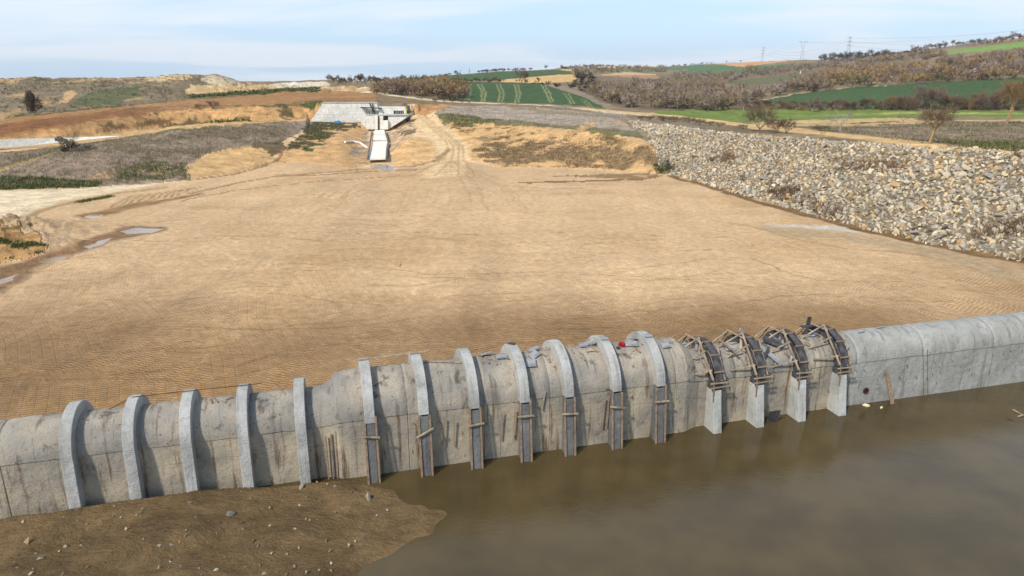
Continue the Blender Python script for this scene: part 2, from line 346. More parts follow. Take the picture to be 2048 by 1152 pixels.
def gidx(x, y):
    a = x / y
    fi = np.interp(y, yrow, np.arange(len(yrow))); fj = np.interp(a, acol, np.arange(len(acol)))
    return fi, fj
def ground(x, y):
    x = np.atleast_1d(np.asarray(x, float)); y = np.atleast_1d(np.asarray(y, float))
    fi, fj = gidx(x, y); i = np.clip(fi.astype(int), 0, len(yrow) - 2); j = np.clip(fj.astype(int), 0, len(acol) - 2); u = fi - i; v = fj - j
    z = (GZ[i, j] * (1 - u) * (1 - v) + GZ[i + 1, j] * u * (1 - v) + GZ[i, j + 1] * (1 - u) * v + GZ[i + 1, j + 1] * u * v)
    return z
def gz(x, y): return float(ground(x, y)[0])
_ys = np.exp(np.linspace(math.log(30), math.log(6000), 2600))
def hit(px, py, ymin=38, ymax=6000):
    "where the line of sight through a photo point first meets the ground"
    a, t = ray(px, py); ys = _ys[(_ys > ymin) & (_ys < ymax)]
    d = ground(a * ys, ys) - (CAMZ + t * ys); k = np.argmax(d > 0)
    if d[k] <= 0: k = int(np.argmax(d[1:])) + 1
    if k == 0: y = ys[0]
    else:
        d0, d1 = d[k - 1], d[k]; y = ys[k - 1] + (ys[k] - ys[k - 1]) * (min(1, max(0, -d0 / (d1 - d0))) if d1 != d0 else 0)
    return np.array((a * y, y, gz(a * y, y)))
def wpoly(pts, ymin=38, ymax=6000, sub=4):
    o = []
    n = len(pts)
    for i in range(n):
        p, q = pts[i], pts[(i + 1) % n]
        for k in range(sub):
            t = k / sub; o.append(hit(p[0] + (q[0] - p[0]) * t, p[1] + (q[1] - p[1]) * t, ymin, ymax)[:2])
    return np.array(o)
def wline(pts, ymin=38, ymax=6000, sub=6):
    o = []
    for i in range(len(pts) - 1):
        p, q = pts[i], pts[i + 1]
        for k in range(sub):
            t = k / sub; o.append(hit(p[0] + (q[0] - p[0]) * t, p[1] + (q[1] - p[1]) * t, ymin, ymax)[:2])
    o.append(hit(*pts[-1], ymin, ymax)[:2])
    return np.array(o)
def inside(poly, x, y):
    r = np.zeros(x.shape, bool); n = len(poly)
    for i in range(n):
        x0, y0 = poly[i]; x1, y1 = poly[(i + 1) % n]
        if y0 == y1: continue
        c = ((y0 > y) != (y1 > y)); r ^= c & (x < (x1 - x0) * (y - y0) / (y1 - y0) + x0)
    return r
def dist_line(pl, x, y):
    d = np.full(x.shape, 1e9)
    for i in range(len(pl) - 1):
        p, q = pl[i], pl[i + 1]; e = q - p; l2 = max(1e-9, e @ e)
        t = np.clip(((x - p[0]) * e[0] + (y - p[1]) * e[1]) / l2, 0, 1)
        d = np.minimum(d, np.hypot(x - p[0] - t * e[0], y - p[1] - t * e[1]))
    return d
def bbox_rows(poly, pad):
    y0, y1 = poly[:, 1].min() - pad, poly[:, 1].max() + pad
    i0 = max(0, np.searchsorted(yrow, y0) - 1); i1 = min(len(yrow), np.searchsorted(yrow, y1) + 1); return slice(i0, i1)
# chute valley between the hills
chute_c = np.array([[-39.2, 212], [-38.6, 200], [-35.2, 178], [-30.9, 158], [-28.5, 147]])
dC = dist_line(chute_c, GX, GY)
zc = np.interp(GY, [140, 150, 158, 178, 200, 210], [-0.1, 0.0, 0.1, 0.9, 2.0, 2.7])
m = sstep(8.5, 2.6, dC) * (GY < 212) * (GY > 140)
GZ = GZ * (1 - m) + (zc - 0.15) * m
cl_ = (GA > -0.285) & (GA < -0.155) & (GY > 203) & (GY < 222.4); GZ = np.where(cl_, np.minimum(GZ, 4.55 + .12 * fbm(GX, GY, 3, 3, 1)), GZ)
ap = sstep(165, 205, GY) * (GY <= 203) * (GA > -0.285) * (GA < -0.155); GZ = np.where(ap > 0, np.minimum(GZ, np.maximum(3.0, (GY - 150) * .072 + .6)), GZ)
cm = sstep(-.47, -.52, GA) * sstep(-7, -2, GY - YB) * sstep(0, -9, GY - YC); GZ = GZ * (1 - cm) + np.minimum(GZ, 3.0 + sstep(-.62, -.5, GA) * 1.0) * cm
# spoil bank right of the chute (haul road runs on it), small mound far left
def bump(px, py, h, r, rx=1.0):
    p = hit(px, py); return h * np.exp(-(((GX - p[0]) / (r * rx)) ** 2 + ((GY - p[1]) / r) ** 2))
GZ += bump(815, 290, 1.6, 7, 0.6) + bump(640, 300, 0.5, 8, 0.8)
mnd = np.maximum(bump(10, 500, 1.9, 4.5, 1.4), bump(-40, 470, 2.2, 6, 1.6)); GZ += mnd * (1 + 0.35 * fbm(GX, GY, 1.6, 4, 3))
GZ += bump(20, 455, 0.7, 2.0, 2.5)

# ------------------------------------------------------------------ painting the land with its own colours
ALB = 0.80
def C_(r, g_, b): return s2l((r, g_, b)) * ALB
COL = np.zeros(GX.shape + (3,)); TRD = np.zeros(GX.shape); REG = np.zeros(GX.shape, np.int8)
nA = fbm(GX, GY, 14, 5, 1); nB = fbm(GX, GY, 4, 5, 2); nD = fbm(GX, GY, 1.6, 4, 4); nE = fbm(GX, GY, 45, 4, 6)
def mixc(m, c, n=None, amt=0.12, sl=slice(None)):
    c = np.asarray(c); 
    cc = c[None, None, :] * np.ones(GX[sl].shape + (3,))
    if n is not None: cc = cc * (1 + amt * n)[..., None]
    COL[sl] = COL[sl] * (1 - m)[..., None] + cc * m[..., None]
SAND = C_(226, 189, 144); SAND_L = C_(236, 212, 174); SAND_O = C_(216, 174, 120); DAMP = C_(158, 122, 84); DRY = C_(156, 136, 116); DRY_L = C_(174, 158, 138)
WEED = C_(84, 88, 48); WHEAT = C_(76, 98, 60) * .9; LGREEN = C_(124, 140, 68) * .9; PLOW = C_(166, 124, 82); PLOW_D = C_(142, 98, 62)
mixc(np.ones(GX.shape), SAND, nA, 0.05)
TRD[:] = 1.0 * sstep(3, -1, GY - YA)
# general far land: dry scrub
fm = sstep(-2, 3, GY - YC); mixc(fm, C_(138, 120, 92), nA, 0.25)
def paint(pts, c, warp=0.5, wsc=3.0, n=None, amt=0.15, ymin=38, ymax=6000, soft=None, reg=None, alpha=1.0, trd=None, thr=None):
    "fills a region (outline read off the photo, dropped on the land) with its colour"
    pl = wpoly(pts, ymin, ymax); sl = bbox_rows(pl, warp * 3 + 2)
    x = GX[sl] + fbm(GX[sl], GY[sl], wsc, 3, 5) * warp; y = GY[sl] + fbm(GX[sl], GY[sl], wsc, 3, 6) * warp * 1.5
    ins = inside(pl, x, y).astype(float)
    if soft:
        d = dist_line(np.vstack([pl, pl[:1]]), x, y); ins = np.where(ins > 0, np.clip(0.5 + d / soft, 0, 1), np.clip(0.5 - d / soft, 0, 1))
    if thr is not None:
        ns = fbm(GX[sl], GY[sl], thr[0], 5, 3, 0.65); ins = ins * sstep(thr[1] - 0.12, thr[1] + 0.12, ns)
    ins = ins * alpha
    nn = (nB if n is None else n)[sl]
    mixc(ins, c, nn, amt, sl)
    if trd is not None: TRD[sl] = TRD[sl] * (1 - ins) + trd * ins
    if reg is not None: REG[sl] = np.where(ins > 0.5, reg, REG[sl])
    return ins, sl
def stroke(pts, wid, c, n=0.15, warp=0.3, ymin=38, ymax=6000, alpha=1.0, dz=0.0, reg=None, soft=0.4, trd=None, sub=6, wob=0):
    pl = wline(pts, ymin, ymax, sub); sl = bbox_rows(pl, wid * 2 + 3)
    x = GX[sl] + fbm(GX[sl], GY[sl], 2.5, 3, 2) * warp; y = GY[sl] + fbm(GX[sl], GY[sl], 2.5, 3, 4) * warp
    if wob: x = x + fbm(GX[sl], GY[sl], 9, 2, 7) * wob; y = y + fbm(GX[sl], GY[sl], 9, 2, 1) * wob
    d = dist_line(pl, x, y); m = sstep(wid / 2 * (1 + soft), wid / 2 * (1 - soft), d) * alpha
    mixc(m, c, nB[sl], n, sl)
    if dz: GZ[sl] += dz * m
    if trd is not None: TRD[sl] = TRD[sl] * (1 - m) + trd * m
    if reg is not None: REG[sl] = np.where(m > 0.5, reg, REG[sl])
# compacted dirt: broad tone changes; darker brown towards the culvert and at the right
yb = AX0 + AXS * GX
dark_zone = sstep(70, 40, GY - 0.10 * GX + nA * 9 + nE * 8 + nB * 2) * 0.9 + sstep(30, 62, GX - 0.35 * (GY - 60) + nA * 5) * sstep(95, 60, GY) * 0.45
mixc(np.clip(dark_zone, 0, 1) * (GY < YA), C_(154, 120, 82), nA, 0.10)
mixc(sstep(0.25, 0.9, nE) * (GY < YA) * 0.35 * (GY > 60), C_(234, 202, 158), nA, 0.05)
mixc(sstep(0.1, 0.8, fbm(GX, GY, 18, 4, 7)) * (GY < YA) * 0.28, C_(190, 148, 98), nA, 0.05)
mixc(sstep(0.35, 0.8, fbm(GX * 0.3, GY, 3.2, 5, 3)) * (GY < YA) * 0.25, C_(176, 138, 94), nA, 0.05)
_l = fbm((GX * .995 - GY * .10), GY * .06, 2.6, 3, 4); _l2 = fbm(GX * .05, GY + .05 * GX, 2.8, 3, 5)
COL *= (1 + (.07 * _l + .05 * _l2) * (GY < YA))[..., None]
nearm = (GY < yb - 0.5).astype(float); mixc(nearm, C_(120, 98, 68), nB, 0.25); TRD[nearm > 0.5] = 0.0
# ---- left hill
paint([(-200, 380), (0, 379), (100, 377), (200, 373), (378, 360), (372, 335), (420, 306), (480, 292), (560, 288), (590, 268), (640, 243), (560, 242), (450, 248), (330, 260), (200, 281), (100, 297), (0, 305), (-200, 312)], DRY, 0.6, 3, nD, 0.22, trd=0)
paint([(-200, 380), (0, 379), (200, 373), (378, 360), (372, 335), (420, 306), (560, 288), (600, 262), (560, 242), (330, 260), (200, 281), (0, 305), (-200, 312)], C_(104, 92, 66), 0.6, 3, nD, 0.2, thr=(9, 0.25), alpha=0.75)
paint([(-200, 380), (0, 379), (200, 373), (378, 360), (372, 335), (420, 306), (480, 292), (330, 300), (200, 330), (0, 345), (-200, 345)], C_(96, 84, 58), 0.6, 3, nD, 0.2, thr=(5, 0.05), alpha=0.7)
paint([(130, 340), (330, 325), (375, 340), (330, 350), (200, 362)], SAND_O, 0.4, 2, nD, 0.1, thr=(2.4, 0.5), alpha=0.8)
paint([(-200, 350), (0, 353), (60, 352), (130, 358), (205, 362), (200, 373), (100, 377), (0, 380), (-200, 385)], WEED * 0.8, 0.5, 2, nD, 0.35)
paint([(250, 335), (300, 322), (372, 322), (380, 356), (310, 362), (230, 362)], WEED * 0.95, 0.8, 3, nD, 0.3, thr=(4, -0.1), alpha=0.8)
stroke([(-60, 360), (0, 341), (60, 321), (112, 305)], 1.1, C_(196, 164, 104), 0.1, 0.3)
stroke([(0, 333), (60, 315), (112, 300)], 1.4, C_(92, 90, 50), 0.2, 0.4)
stroke([(150, 292), (200, 283), (330, 262), (450, 250), (560, 243)], 2.5, C_(112, 110, 62), 0.2, 0.8, alpha=0.8)
paint([(372, 336), (395, 318), (430, 305), (500, 289), (545, 293), (565, 300), (540, 322), (470, 346), (380, 359)], SAND_O * 1.02, 0.5, 2.5, nD, 0.12)
paint([(500, 288), (560, 280), (580, 300), (545, 312), (520, 296)], C_(98, 86, 60), 0.6, 2, nD, 0.2, alpha=0.9)
# ---- chute valley slopes
paint([(545, 325), (570, 300), (600, 268), (640, 243), (700, 243), (735, 262), (738, 330), (700, 335), (620, 325)], C_(212, 168, 116), 0.5, 3, nD, 0.12, trd=0)
paint([(575, 290), (605, 262), (640, 241), (700, 241), (725, 252), (690, 262), (650, 280), (610, 300), (580, 302)], C_(92, 82, 56), 0.8, 2.5, nD, 0.3, thr=(3.5, -0.25))
paint([(600, 300), (640, 278), (655, 290), (625, 305)], WEED, 0.5, 2, nD, 0.3, thr=(2, 0))
paint([(600, 255), (640, 240), (690, 238), (690, 248), (640, 262), (610, 268)], C_(84, 76, 54), 0.6, 2.5, nD, 0.3, thr=(3, -0.5))
paint([(700, 300), (735, 262), (740, 330), (705, 325)], C_(158, 140, 122), 0.6, 2.5, nD, 0.15, thr=(4, -0.1))
paint([(772, 265), (800, 262), (815, 285), (790, 320), (778, 310)], C_(178, 152, 124), 0.6, 2.5, nD, 0.15, thr=(3, 0.0))
paint([(790, 250), (820, 240), (835, 262), (815, 278), (785, 262)], C_(124, 108, 84), 0.6, 2, nD, 0.2, thr=(2.5, 0.15))
paint([(780, 320), (800, 285), (850, 275), (880, 300), (850, 322), (800, 333)], SAND_O * 1.06, 0.4, 3, nD, 0.08, trd=0)
# ---- hill right of the chute
paint([(838, 236), (870, 228), (960, 242), (1100, 254), (1200, 262), (1290, 285), (1340, 346), (1150, 337), (1000, 335), (945, 318), (920, 285), (880, 258)], SAND_O * 0.98, 0.6, 4, nD, 0.12, trd=0)
paint([(945, 300), (1010, 275), (1130, 290), (1305, 300), (1335, 345), (1200, 336), (1000, 331), (945, 315)], C_(140, 116, 84), 0.8, 3, nD, 0.25, thr=(4, -0.15), alpha=0.85)
paint([(930, 262), (1000, 258), (1120, 275), (1120, 290), (1000, 285), (940, 280)], C_(150, 126, 96), 0.8, 3, nD, 0.2, thr=(4, 0.1), alpha=0.8)
paint([(1200, 268), (1300, 285), (1310, 300), (1210, 290)], C_(128, 110, 74), 0.6, 3, nD, 0.2, thr=(4, 0.05), alpha=0.8)
paint([(1230, 275), (1300, 277), (1308, 296), (1260, 292)], SAND_O, 0.4, 2, nD, 0.15, alpha=0.9)
paint([(868, 224), (900, 213), (1000, 210), (1100, 215), (1250, 228), (1268, 243), (1300, 280), (1200, 262), (1100, 255), (960, 243), (870, 229)], DRY_L, 0.8, 4, nD, 0.12, ymax=300, trd=0)
paint([(862, 230), (900, 226), (1000, 238), (1100, 248), (1290, 262), (1300, 283), (1200, 264), (1100, 257), (960, 246), (930, 256), (880, 246)], C_(112, 106, 66), 1.6, 5, nD, 0.3, alpha=0.9, ymax=300)
paint([(1000, 212), (1110, 222), (1250, 232), (1240, 236), (1100, 228)], C_(126, 118, 78), 1.0, 5, nD, 0.2, alpha=0.6, ymax=300)
stroke([(1185, 245), (1160, 262), (1120, 285), (1080, 305)], 3.0, C_(212, 172, 120), 0.1, 0.4, alpha=0.8)
stroke([(1185, 245), (1230, 246), (1262, 252)], 2.0, C_(206, 168, 116), 0.1, 0.5, alpha=0.8)
# haul road
HR = [(850, 228), (848, 234), (862, 250), (885, 270), (905, 295), (900, 320), (890, 345)]
stroke([(835, 222), (842, 230), (858, 248), (882, 268), (905, 292), (905, 315), (885, 350)], 7.0, C_(228, 196, 150), 0.06, 0.4, soft=0.25, trd=0.3, dz=-0.15, reg=4)
for o_ in (-10, 0, 9, 16): stroke([(838 + o_ * .5, 228), (860 + o_ * .6, 248), (884 + o_ * .8, 268), (908 + o_, 292), (905 + o_ * 1.5, 318), (870 + o_ * 5, 352)], 0.5, C_(186, 148, 102), 0.1, 0.2, alpha=0.6, dz=-0.05)
# drainage lines at the foot
for ln_, wd, al in (([(560, 350), (640, 345), (730, 338), (830, 331), (880, 318), (893, 300)], 1.6, .7), ([(380, 388), (480, 366), (560, 352), (700, 345), (830, 338)], 1.0, .8), ([(200, 372), (380, 360), (470, 347), (545, 325), (565, 300)], 0.8, .8),
                    ([(370, 400), (480, 380), (640, 362), (800, 350)], 0.7, .6)):
    stroke(ln_, wd, C_(146, 110, 74), 0.15, 0.5, alpha=al, dz=-0.12, wob=0.7, trd=0)
# flat sandy shelf far left
paint([(-250, 440), (0, 440), (130, 400), (300, 372), (370, 362), (200, 374), (0, 381), (-250, 390)], SAND_L, 0.6, 4, nA, 0.06, trd=0.1, soft=2)
stroke([(-60, 455), (60, 432), (130, 405), (230, 388), (330, 375)], 1.2, C_(170, 134, 92), 0.1, 0.4, alpha=0.7, dz=-0.1, wob=0.5)
stroke([(150, 405), (190, 396), (225, 391)], 1.0, C_(84, 84, 44), 0.3, 0.8, alpha=0.9)
for k_ in range(9):
    x0 = 220 + k_ * 17; stroke([(x0, 415 - k_ * 3), (x0 + 22, 402 - k_ * 3), (x0 + 50, 390 - k_ * 2)], 0.5, C_(166, 130, 88), 0.1, 0.3, alpha=0.7, dz=-0.1)
# wet drainage course with puddles on the left, damp strip at right
paint([(-120, 600), (0, 585), (70, 540), (140, 510), (240, 480), (325, 462), (320, 455), (240, 452), (225, 462), (170, 477), (110, 500), (40, 525), (-120, 560)], C_(154, 120, 86), 0.35, 2, nD, 0.08, trd=0, soft=1.0)
paint([(148, 430), (200, 422), (260, 408), (330, 398), (400, 385), (400, 390), (330, 404), (260, 418), (210, 432), (165, 438)], C_(158, 124, 86), 0.3, 1.5, nD, 0.08, trd=0, soft=1.2)
paint([(1100, 352), (1180, 350), (1290, 346), (1330, 352), (1290, 360), (1200, 356)], C_(160, 130, 92), 0.4, 2, nD, 0.1, trd=0)
paint([(1030, 364), (1200, 360), (1290, 358), (1290, 361), (1200, 363), (1060, 367)], C_(150, 116, 78), 0.4, 2, nD, 0.1, trd=0)
paint([(-60, 540), (-60, 455), (20, 452), (70, 468), (110, 492), (60, 515), (0, 530)], C_(196, 152, 100), 0.5, 2, nD, 0.2, trd=0)
paint([(-60, 530), (-60, 480), (40, 478), (110, 492), (60, 512), (0, 526)], WEED * 0.7, 0.5, 2, nD, 0.3, thr=(1.5, 0.35))
paint([(-60, 460), (-60, 440), (40, 442), (75, 446), (40, 458)], C_(120, 96, 56), 0.5, 2, nD, 0.3, thr=(1.5, -0.1), trd=0)
# tyre ruts across the compacted fill
Z = lambda pts: [(x * .3995, 380 + y * .3995) for x, y in pts]
ruts = [(Z([(-60, 945), (300, 895), (640, 820), (870, 790), (1200, 770)]), .30), (Z([(-40, 1020), (500, 945), (860, 900), (1050, 865), (1220, 875), (1450, 810), (1753, 770)]), .34), (Z([(-20, 720), (300, 690), (600, 640)]), .28),
        (Z([(950, 690), (1150, 700), (1400, 715), (1753, 690), (2100, 660)]), .26), (Z([(500, 330), (800, 255), (1100, 230), (1400, 225), (1600, 205), (1800, 215)]), .22), (Z([(1250, 385), (1450, 365), (1680, 380)]), .22),
        ([(690, 470), (800, 462), (960, 470), (1100, 462), (1300, 470)], .24), ([(600, 545), (760, 535), (900, 548), (1080, 540)], .24), ([(1430, 440), (1500, 452), (1600, 480), (1700, 500), (1800, 505), (1960, 535)], .5),
        ([(1150, 545), (1400, 560), (1650, 590), (1900, 600)], .26), ([(1000, 640), (1250, 620), (1500, 600), (1700, 585)], .28), ([(700, 680), (900, 665), (1100, 650), (1300, 645)], .3), ([(1000, 372), (1100, 378), (1200, 372)], .6),
        ([(650, 790), (800, 740), (1000, 690), (1200, 660)], .3), ([(300, 610), (450, 590), (600, 595), (760, 610)], .26), ([(1500, 520), (1640, 560), (1800, 560), (2000, 590)], .28), ([(80, 800), (250, 770), (420, 760), (560, 730)], .3)]
for pts, wd in ruts: stroke(pts, wd * .8, C_(142, 108, 72), 0.3, 0.35, alpha=0.45, dz=-0.05, wob=0.7, soft=0.8)
rr = random.Random(5)
for k_ in range(110):
    x0 = rr.uniform(80, 1800); y0 = rr.uniform(390, 760); ln_ = rr.uniform(40, 240); sl_ = rr.uniform(-.14, .08)
    if x0 + ln_ > 1350 and y0 < 470: continue
    stroke([(x0, y0), (x0 + ln_ * .5, y0 + sl_ * ln_ * .5 + rr.uniform(-4, 4)), (x0 + ln_, y0 + sl_ * ln_)], rr.uniform(.14, .3) * (1.6 if y0 < 480 else 1), C_(160, 122, 80), 0.2, 0.25, alpha=rr.uniform(.2, .5), dz=-0.03, sub=3, wob=0.9, soft=0.7)
for k_ in range(26):     # haul tracks converging on the road to the intake
    x0 = rr.uniform(560, 1160); stroke([(902 + rr.uniform(-12, 12), 322), (900 + (x0 - 900) * .3, 345 + rr.uniform(-4, 4)), (900 + (x0 - 900) * .8, 372 + rr.uniform(-6, 10)), (x0, 400 + rr.uniform(-14, 30))], .35, C_(196, 160, 114), 0.1, 0.2, alpha=rr.uniform(.15, .5), dz=-0.03, sub=4, wob=0.3, soft=0.8)
paint([(1540, 450), (1600, 449), (1680, 453), (1745, 460), (1760, 466), (1700, 464), (1610, 457)], C_(226, 216, 200), 0.5, 2, nD, 0.06, alpha=.85, soft=1.2)
stroke([(1560, 462), (1700, 475), (1850, 500), (2000, 545)], 4.0, C_(178, 158, 126), 0.08, 0.6, alpha=0.6, soft=0.9)
# rubble embankment bed
rk = (GY > YA) & (GY < YC + 3) & (GA > np.interp(GY, [128, 150, 190], [0.222, 0.188, 0.154]))
mixc(rk.astype(float), C_(146, 132, 108), nD, 0.2); TRD[rk] = 0
stroke([(1340, 352), (1420, 374), (1500, 398), (1600, 426), (1700, 452), (1850, 487), (2048, 524), (2200, 550)], 1.8, C_(132, 104, 70), 0.2, 0.5, dz=-0.04)
# ---- left: canal bench, cuts, ploughed field
paint([(-250, 300), (0, 300), (130, 292), (240, 276), (350, 258), (560, 243), (640, 240), (620, 232), (500, 236), (350, 245), (240, 262), (0, 276), (-250, 285)], C_(208, 170, 118), 0.8, 4, nD, 0.12, ymin=125, trd=0)
paint([(-250, 285), (0, 280), (130, 277), (205, 268), (300, 258), (410, 247), (520, 243), (625, 238), (650, 206), (520, 213), (410, 217), (330, 222), (205, 238), (100, 256), (0, 271), (-250, 285)], C_(204, 158, 104), 0.6, 4, nD, 0.2, ymin=140, trd=0)
paint([(100, 270), (205, 240), (330, 224), (640, 208), (625, 238), (410, 247), (205, 268)], C_(92, 80, 50), 0.8, 4, nD, 0.25, ymin=140, thr=(7, 0.28), alpha=0.9)
paint([(150, 265), (300, 240), (350, 236), (330, 248), (240, 262)], C_(110, 84, 54), 0.8, 4, nD, 0.25, ymin=140, thr=(5, 0), alpha=0.8)
paint([(-250, 290), (0, 271), (60, 262), (100, 256), (205, 238), (330, 222), (410, 217), (520, 213), (640, 205), (755, 205), (757, 178), (700, 172), (600, 180), (480, 190), (340, 202), (200, 215), (80, 228), (0, 237), (-250, 250)], PLOW, 1.0, 8, nE, 0.1, ymin=150, reg=3, trd=0)
paint([(-250, 295), (0, 271), (100, 256), (205, 238), (330, 222), (300, 214), (150, 232), (0, 250), (-250, 265)], PLOW_D, 2.5, 12, nE, 0.1, ymin=150, soft=8)
paint([(560, 213), (640, 205), (755, 205), (757, 195), (640, 196), (560, 205)], C_(148, 112, 74), 2.0, 10, nE, 0.1, ymin=150, soft=6, alpha=0.8)
stroke([(0, 237), (80, 229), (200, 216), (340, 203), (480, 191), (600, 181)], 2.5, C_(80, 78, 42), 0.3, 1.0, ymin=150)
stroke([(230, 219), (340, 213), (450, 211), (600, 210)], 3.0, C_(108, 96, 62), 0.3, 1.5, ymin=150, alpha=0.8)
paint([(560, 208), (640, 200), (645, 206), (630, 214), (520, 216)], WEED, 1.0, 4, nD, 0.3, ymin=150, thr=(5, -0.2))
# far left spoil hill
fh = [(-250, 250), (0, 237), (80, 228), (200, 215), (340, 202), (480, 190), (600, 180), (640, 172), (560, 168), (490, 166), (430, 152), (300, 152), (0, 156), (-250, 156)]
paint(fh, C_(132, 116, 92), 2.0, 10, nB, 0.2, ymin=225, ymax=420, trd=0)
paint(fh, C_(186, 152, 108), 1, 6, nB, 0.2, ymin=225, ymax=420, thr=(22, 0.32), alpha=0.9)
paint(fh, C_(88, 92, 58), 1, 6, nB, 0.25, ymin=225, ymax=420, thr=(16, 0.5), alpha=0.7)
paint([(140, 212), (165, 190), (210, 180), (285, 172), (280, 195), (240, 205)], C_(90, 98, 62), 2, 8, nB, 0.2, ymin=225, ymax=420, alpha=0.85)
paint([(108, 207), (135, 182), (155, 180), (140, 205)], C_(196, 160, 112), 1, 4, nB, 0.1, ymin=225, ymax=420)
paint([(290, 160), (300, 150), (380, 150), (385, 158), (330, 164)], C_(206, 176, 132), 1, 5, nB, 0.1, ymin=225, ymax=420)
paint([(410, 152), (452, 153), (485, 167), (420, 168), (400, 160)], C_(194, 176, 144), 1, 5, nB, 0.1, ymin=225, ymax=420)
paint([(370, 190), (380, 170), (500, 170), (640, 166), (660, 172), (600, 175), (480, 184)], C_(208, 176, 128), 1, 6, nB, 0.15, ymin=225, ymax=430)
paint([(370, 194), (440, 188), (520, 180), (640, 175), (640, 180), (500, 189), (380, 197)], C_(74, 80, 42), 1, 4, nB, 0.3, ymin=225, ymax=430, thr=(8, -0.35))
paint([(530, 172), (560, 166), (650, 163), (665, 170), (600, 176)], C_(222, 206, 178), 1, 5, nB, 0.1, ymin=225, ymax=600)
# ---- centre distance: cut bank, road, wheat fields
paint([(825, 226), (830, 210), (870, 207), (905, 208), (900, 214), (870, 222), (850, 232)], C_(192, 144, 94), 0.8, 3, nD, 0.2, ymin=190, ymax=300)
paint([(757, 198), (800, 196), (1000, 207), (1200, 222), (1200, 227), (1100, 218), (1000, 212), (870, 209), (757, 205)], C_(142, 120, 88), 1.5, 6, nB, 0.2, ymin=215, ymax=340)
stroke([(640, 176), (730, 180), (770, 189), (840, 198), (905, 204), (1000, 207), (1100, 211), (1180, 219), (1230, 226), (1290, 232)], 6.0, C_(222, 202, 168), 0.08, 0.8, ymin=230, ymax=430, reg=4, soft=0.2)
paint([(640, 176), (700, 172), (760, 178), (740, 184), (700, 182)], C_(192, 160, 116), 1, 5, nB, 0.1, ymin=230, ymax=430)
paint([(905, 200), (890, 180), (880, 162), (1000, 165), (1080, 167), (1120, 177), (1170, 195), (1212, 216), (1100, 208), (1000, 205)], WHEAT, 1.0, 10, nE, 0.07, ymin=280, ymax=470, reg=2)
paint([(1080, 167), (1130, 172), (1240, 216), (1212, 217), (1170, 195), (1110, 176)], C_(150, 134, 114), 1.0, 8, nB, 0.12, ymin=280, ymax=470)
for x0, x1, x2, yb_ in ((928, 935, 930, 200), (955, 965, 962, 202), (993, 1000, 998, 203), (1028, 1034, 1031, 205), (1082, 1092, 1100, 204), (1128, 1136, 1142, 208), (1162, 1170, 1178, 214)):
    yt = 168 if x0 < 1100 else (186 if x0 < 1150 else 198)
    for o_ in (0, 7): stroke([(x0 + o_, yt), (x1 + o_, (yt + yb_) / 2), (x2 + o_, yb_)], 0.7, C_(186, 180, 124), 0.3, 0.5, ymin=280, ymax=470, alpha=0.5)
paint([(820, 160), (860, 153), (1000, 144), (1100, 140), (1130, 140), (1150, 148), (985, 160), (880, 163)], WHEAT * 1.05, 2, 10, nE, 0.07, ymin=430, ymax=900, reg=2)
paint([(975, 163), (1040, 156), (1120, 149), (1160, 150), (1150, 163), (1080, 166)], C_(206, 168, 112), 1.5, 10, nE, 0.06, ymin=430, ymax=700, reg=3)
stroke([(880, 164), (985, 165), (1080, 167)], 2.5, C_(86, 76, 52), 0.2, 1, ymin=400, ymax=520)
paint([(1120, 140), (1160, 133), (1210, 131), (1330, 131), (1330, 134), (1200, 136), (1140, 142)], C_(206, 176, 130), 2, 10, nE, 0.08, ymin=700, ymax=1500, reg=3)
paint([(1210, 143), (1340, 134), (1360, 138), (1300, 143)], C_(98, 128, 88), 2, 12, nE, 0.06, ymin=700, ymax=1500, reg=2)
paint([(1190, 150), (1250, 144), (1310, 148), (1330, 160), (1270, 156)], C_(200, 164, 120), 2, 12, nE, 0.08, ymin=560, ymax=1500, reg=3)
paint([(1335, 140), (1400, 126), (1470, 128), (1540, 132), (1560, 128), (1620, 126), (1560, 140), (1480, 146), (1400, 146)], C_(90, 118, 82), 2, 12, nE, 0.06, ymin=560, ymax=1500, reg=2)
paint([(1410, 127), (1470, 122), (1560, 118), (1590, 121), (1530, 128), (1490, 134), (1450, 130)], C_(204, 154, 112), 2, 12, nE, 0.06, ymin=700, ymax=1500, reg=3)
paint([(1430, 168), (1520, 155), (1600, 148), (1680, 142), (1640, 160), (1560, 168), (1480, 170)], C_(92, 116, 70), 2, 12, nE, 0.08, ymin=430, ymax=900, reg=2)
paint([(1790, 132), (1800, 126), (1850, 126), (1860, 138), (1820, 140)], C_(88, 122, 62), 2, 12, nE, 0.05, ymin=430, ymax=900, reg=2)
paint([(1870, 106), (1920, 98), (2048, 84), (2200, 70), (2200, 92), (2048, 96), (1960, 103), (1900, 108)], C_(124, 152, 76), 2, 12, nE, 0.05, ymin=500, ymax=950, reg=2)
paint([(1960, 84), (2048, 72), (2048, 78), (1980, 86)], C_(178, 130, 98), 2, 12, nE, 0.05, ymin=600, ymax=1200, reg=3)
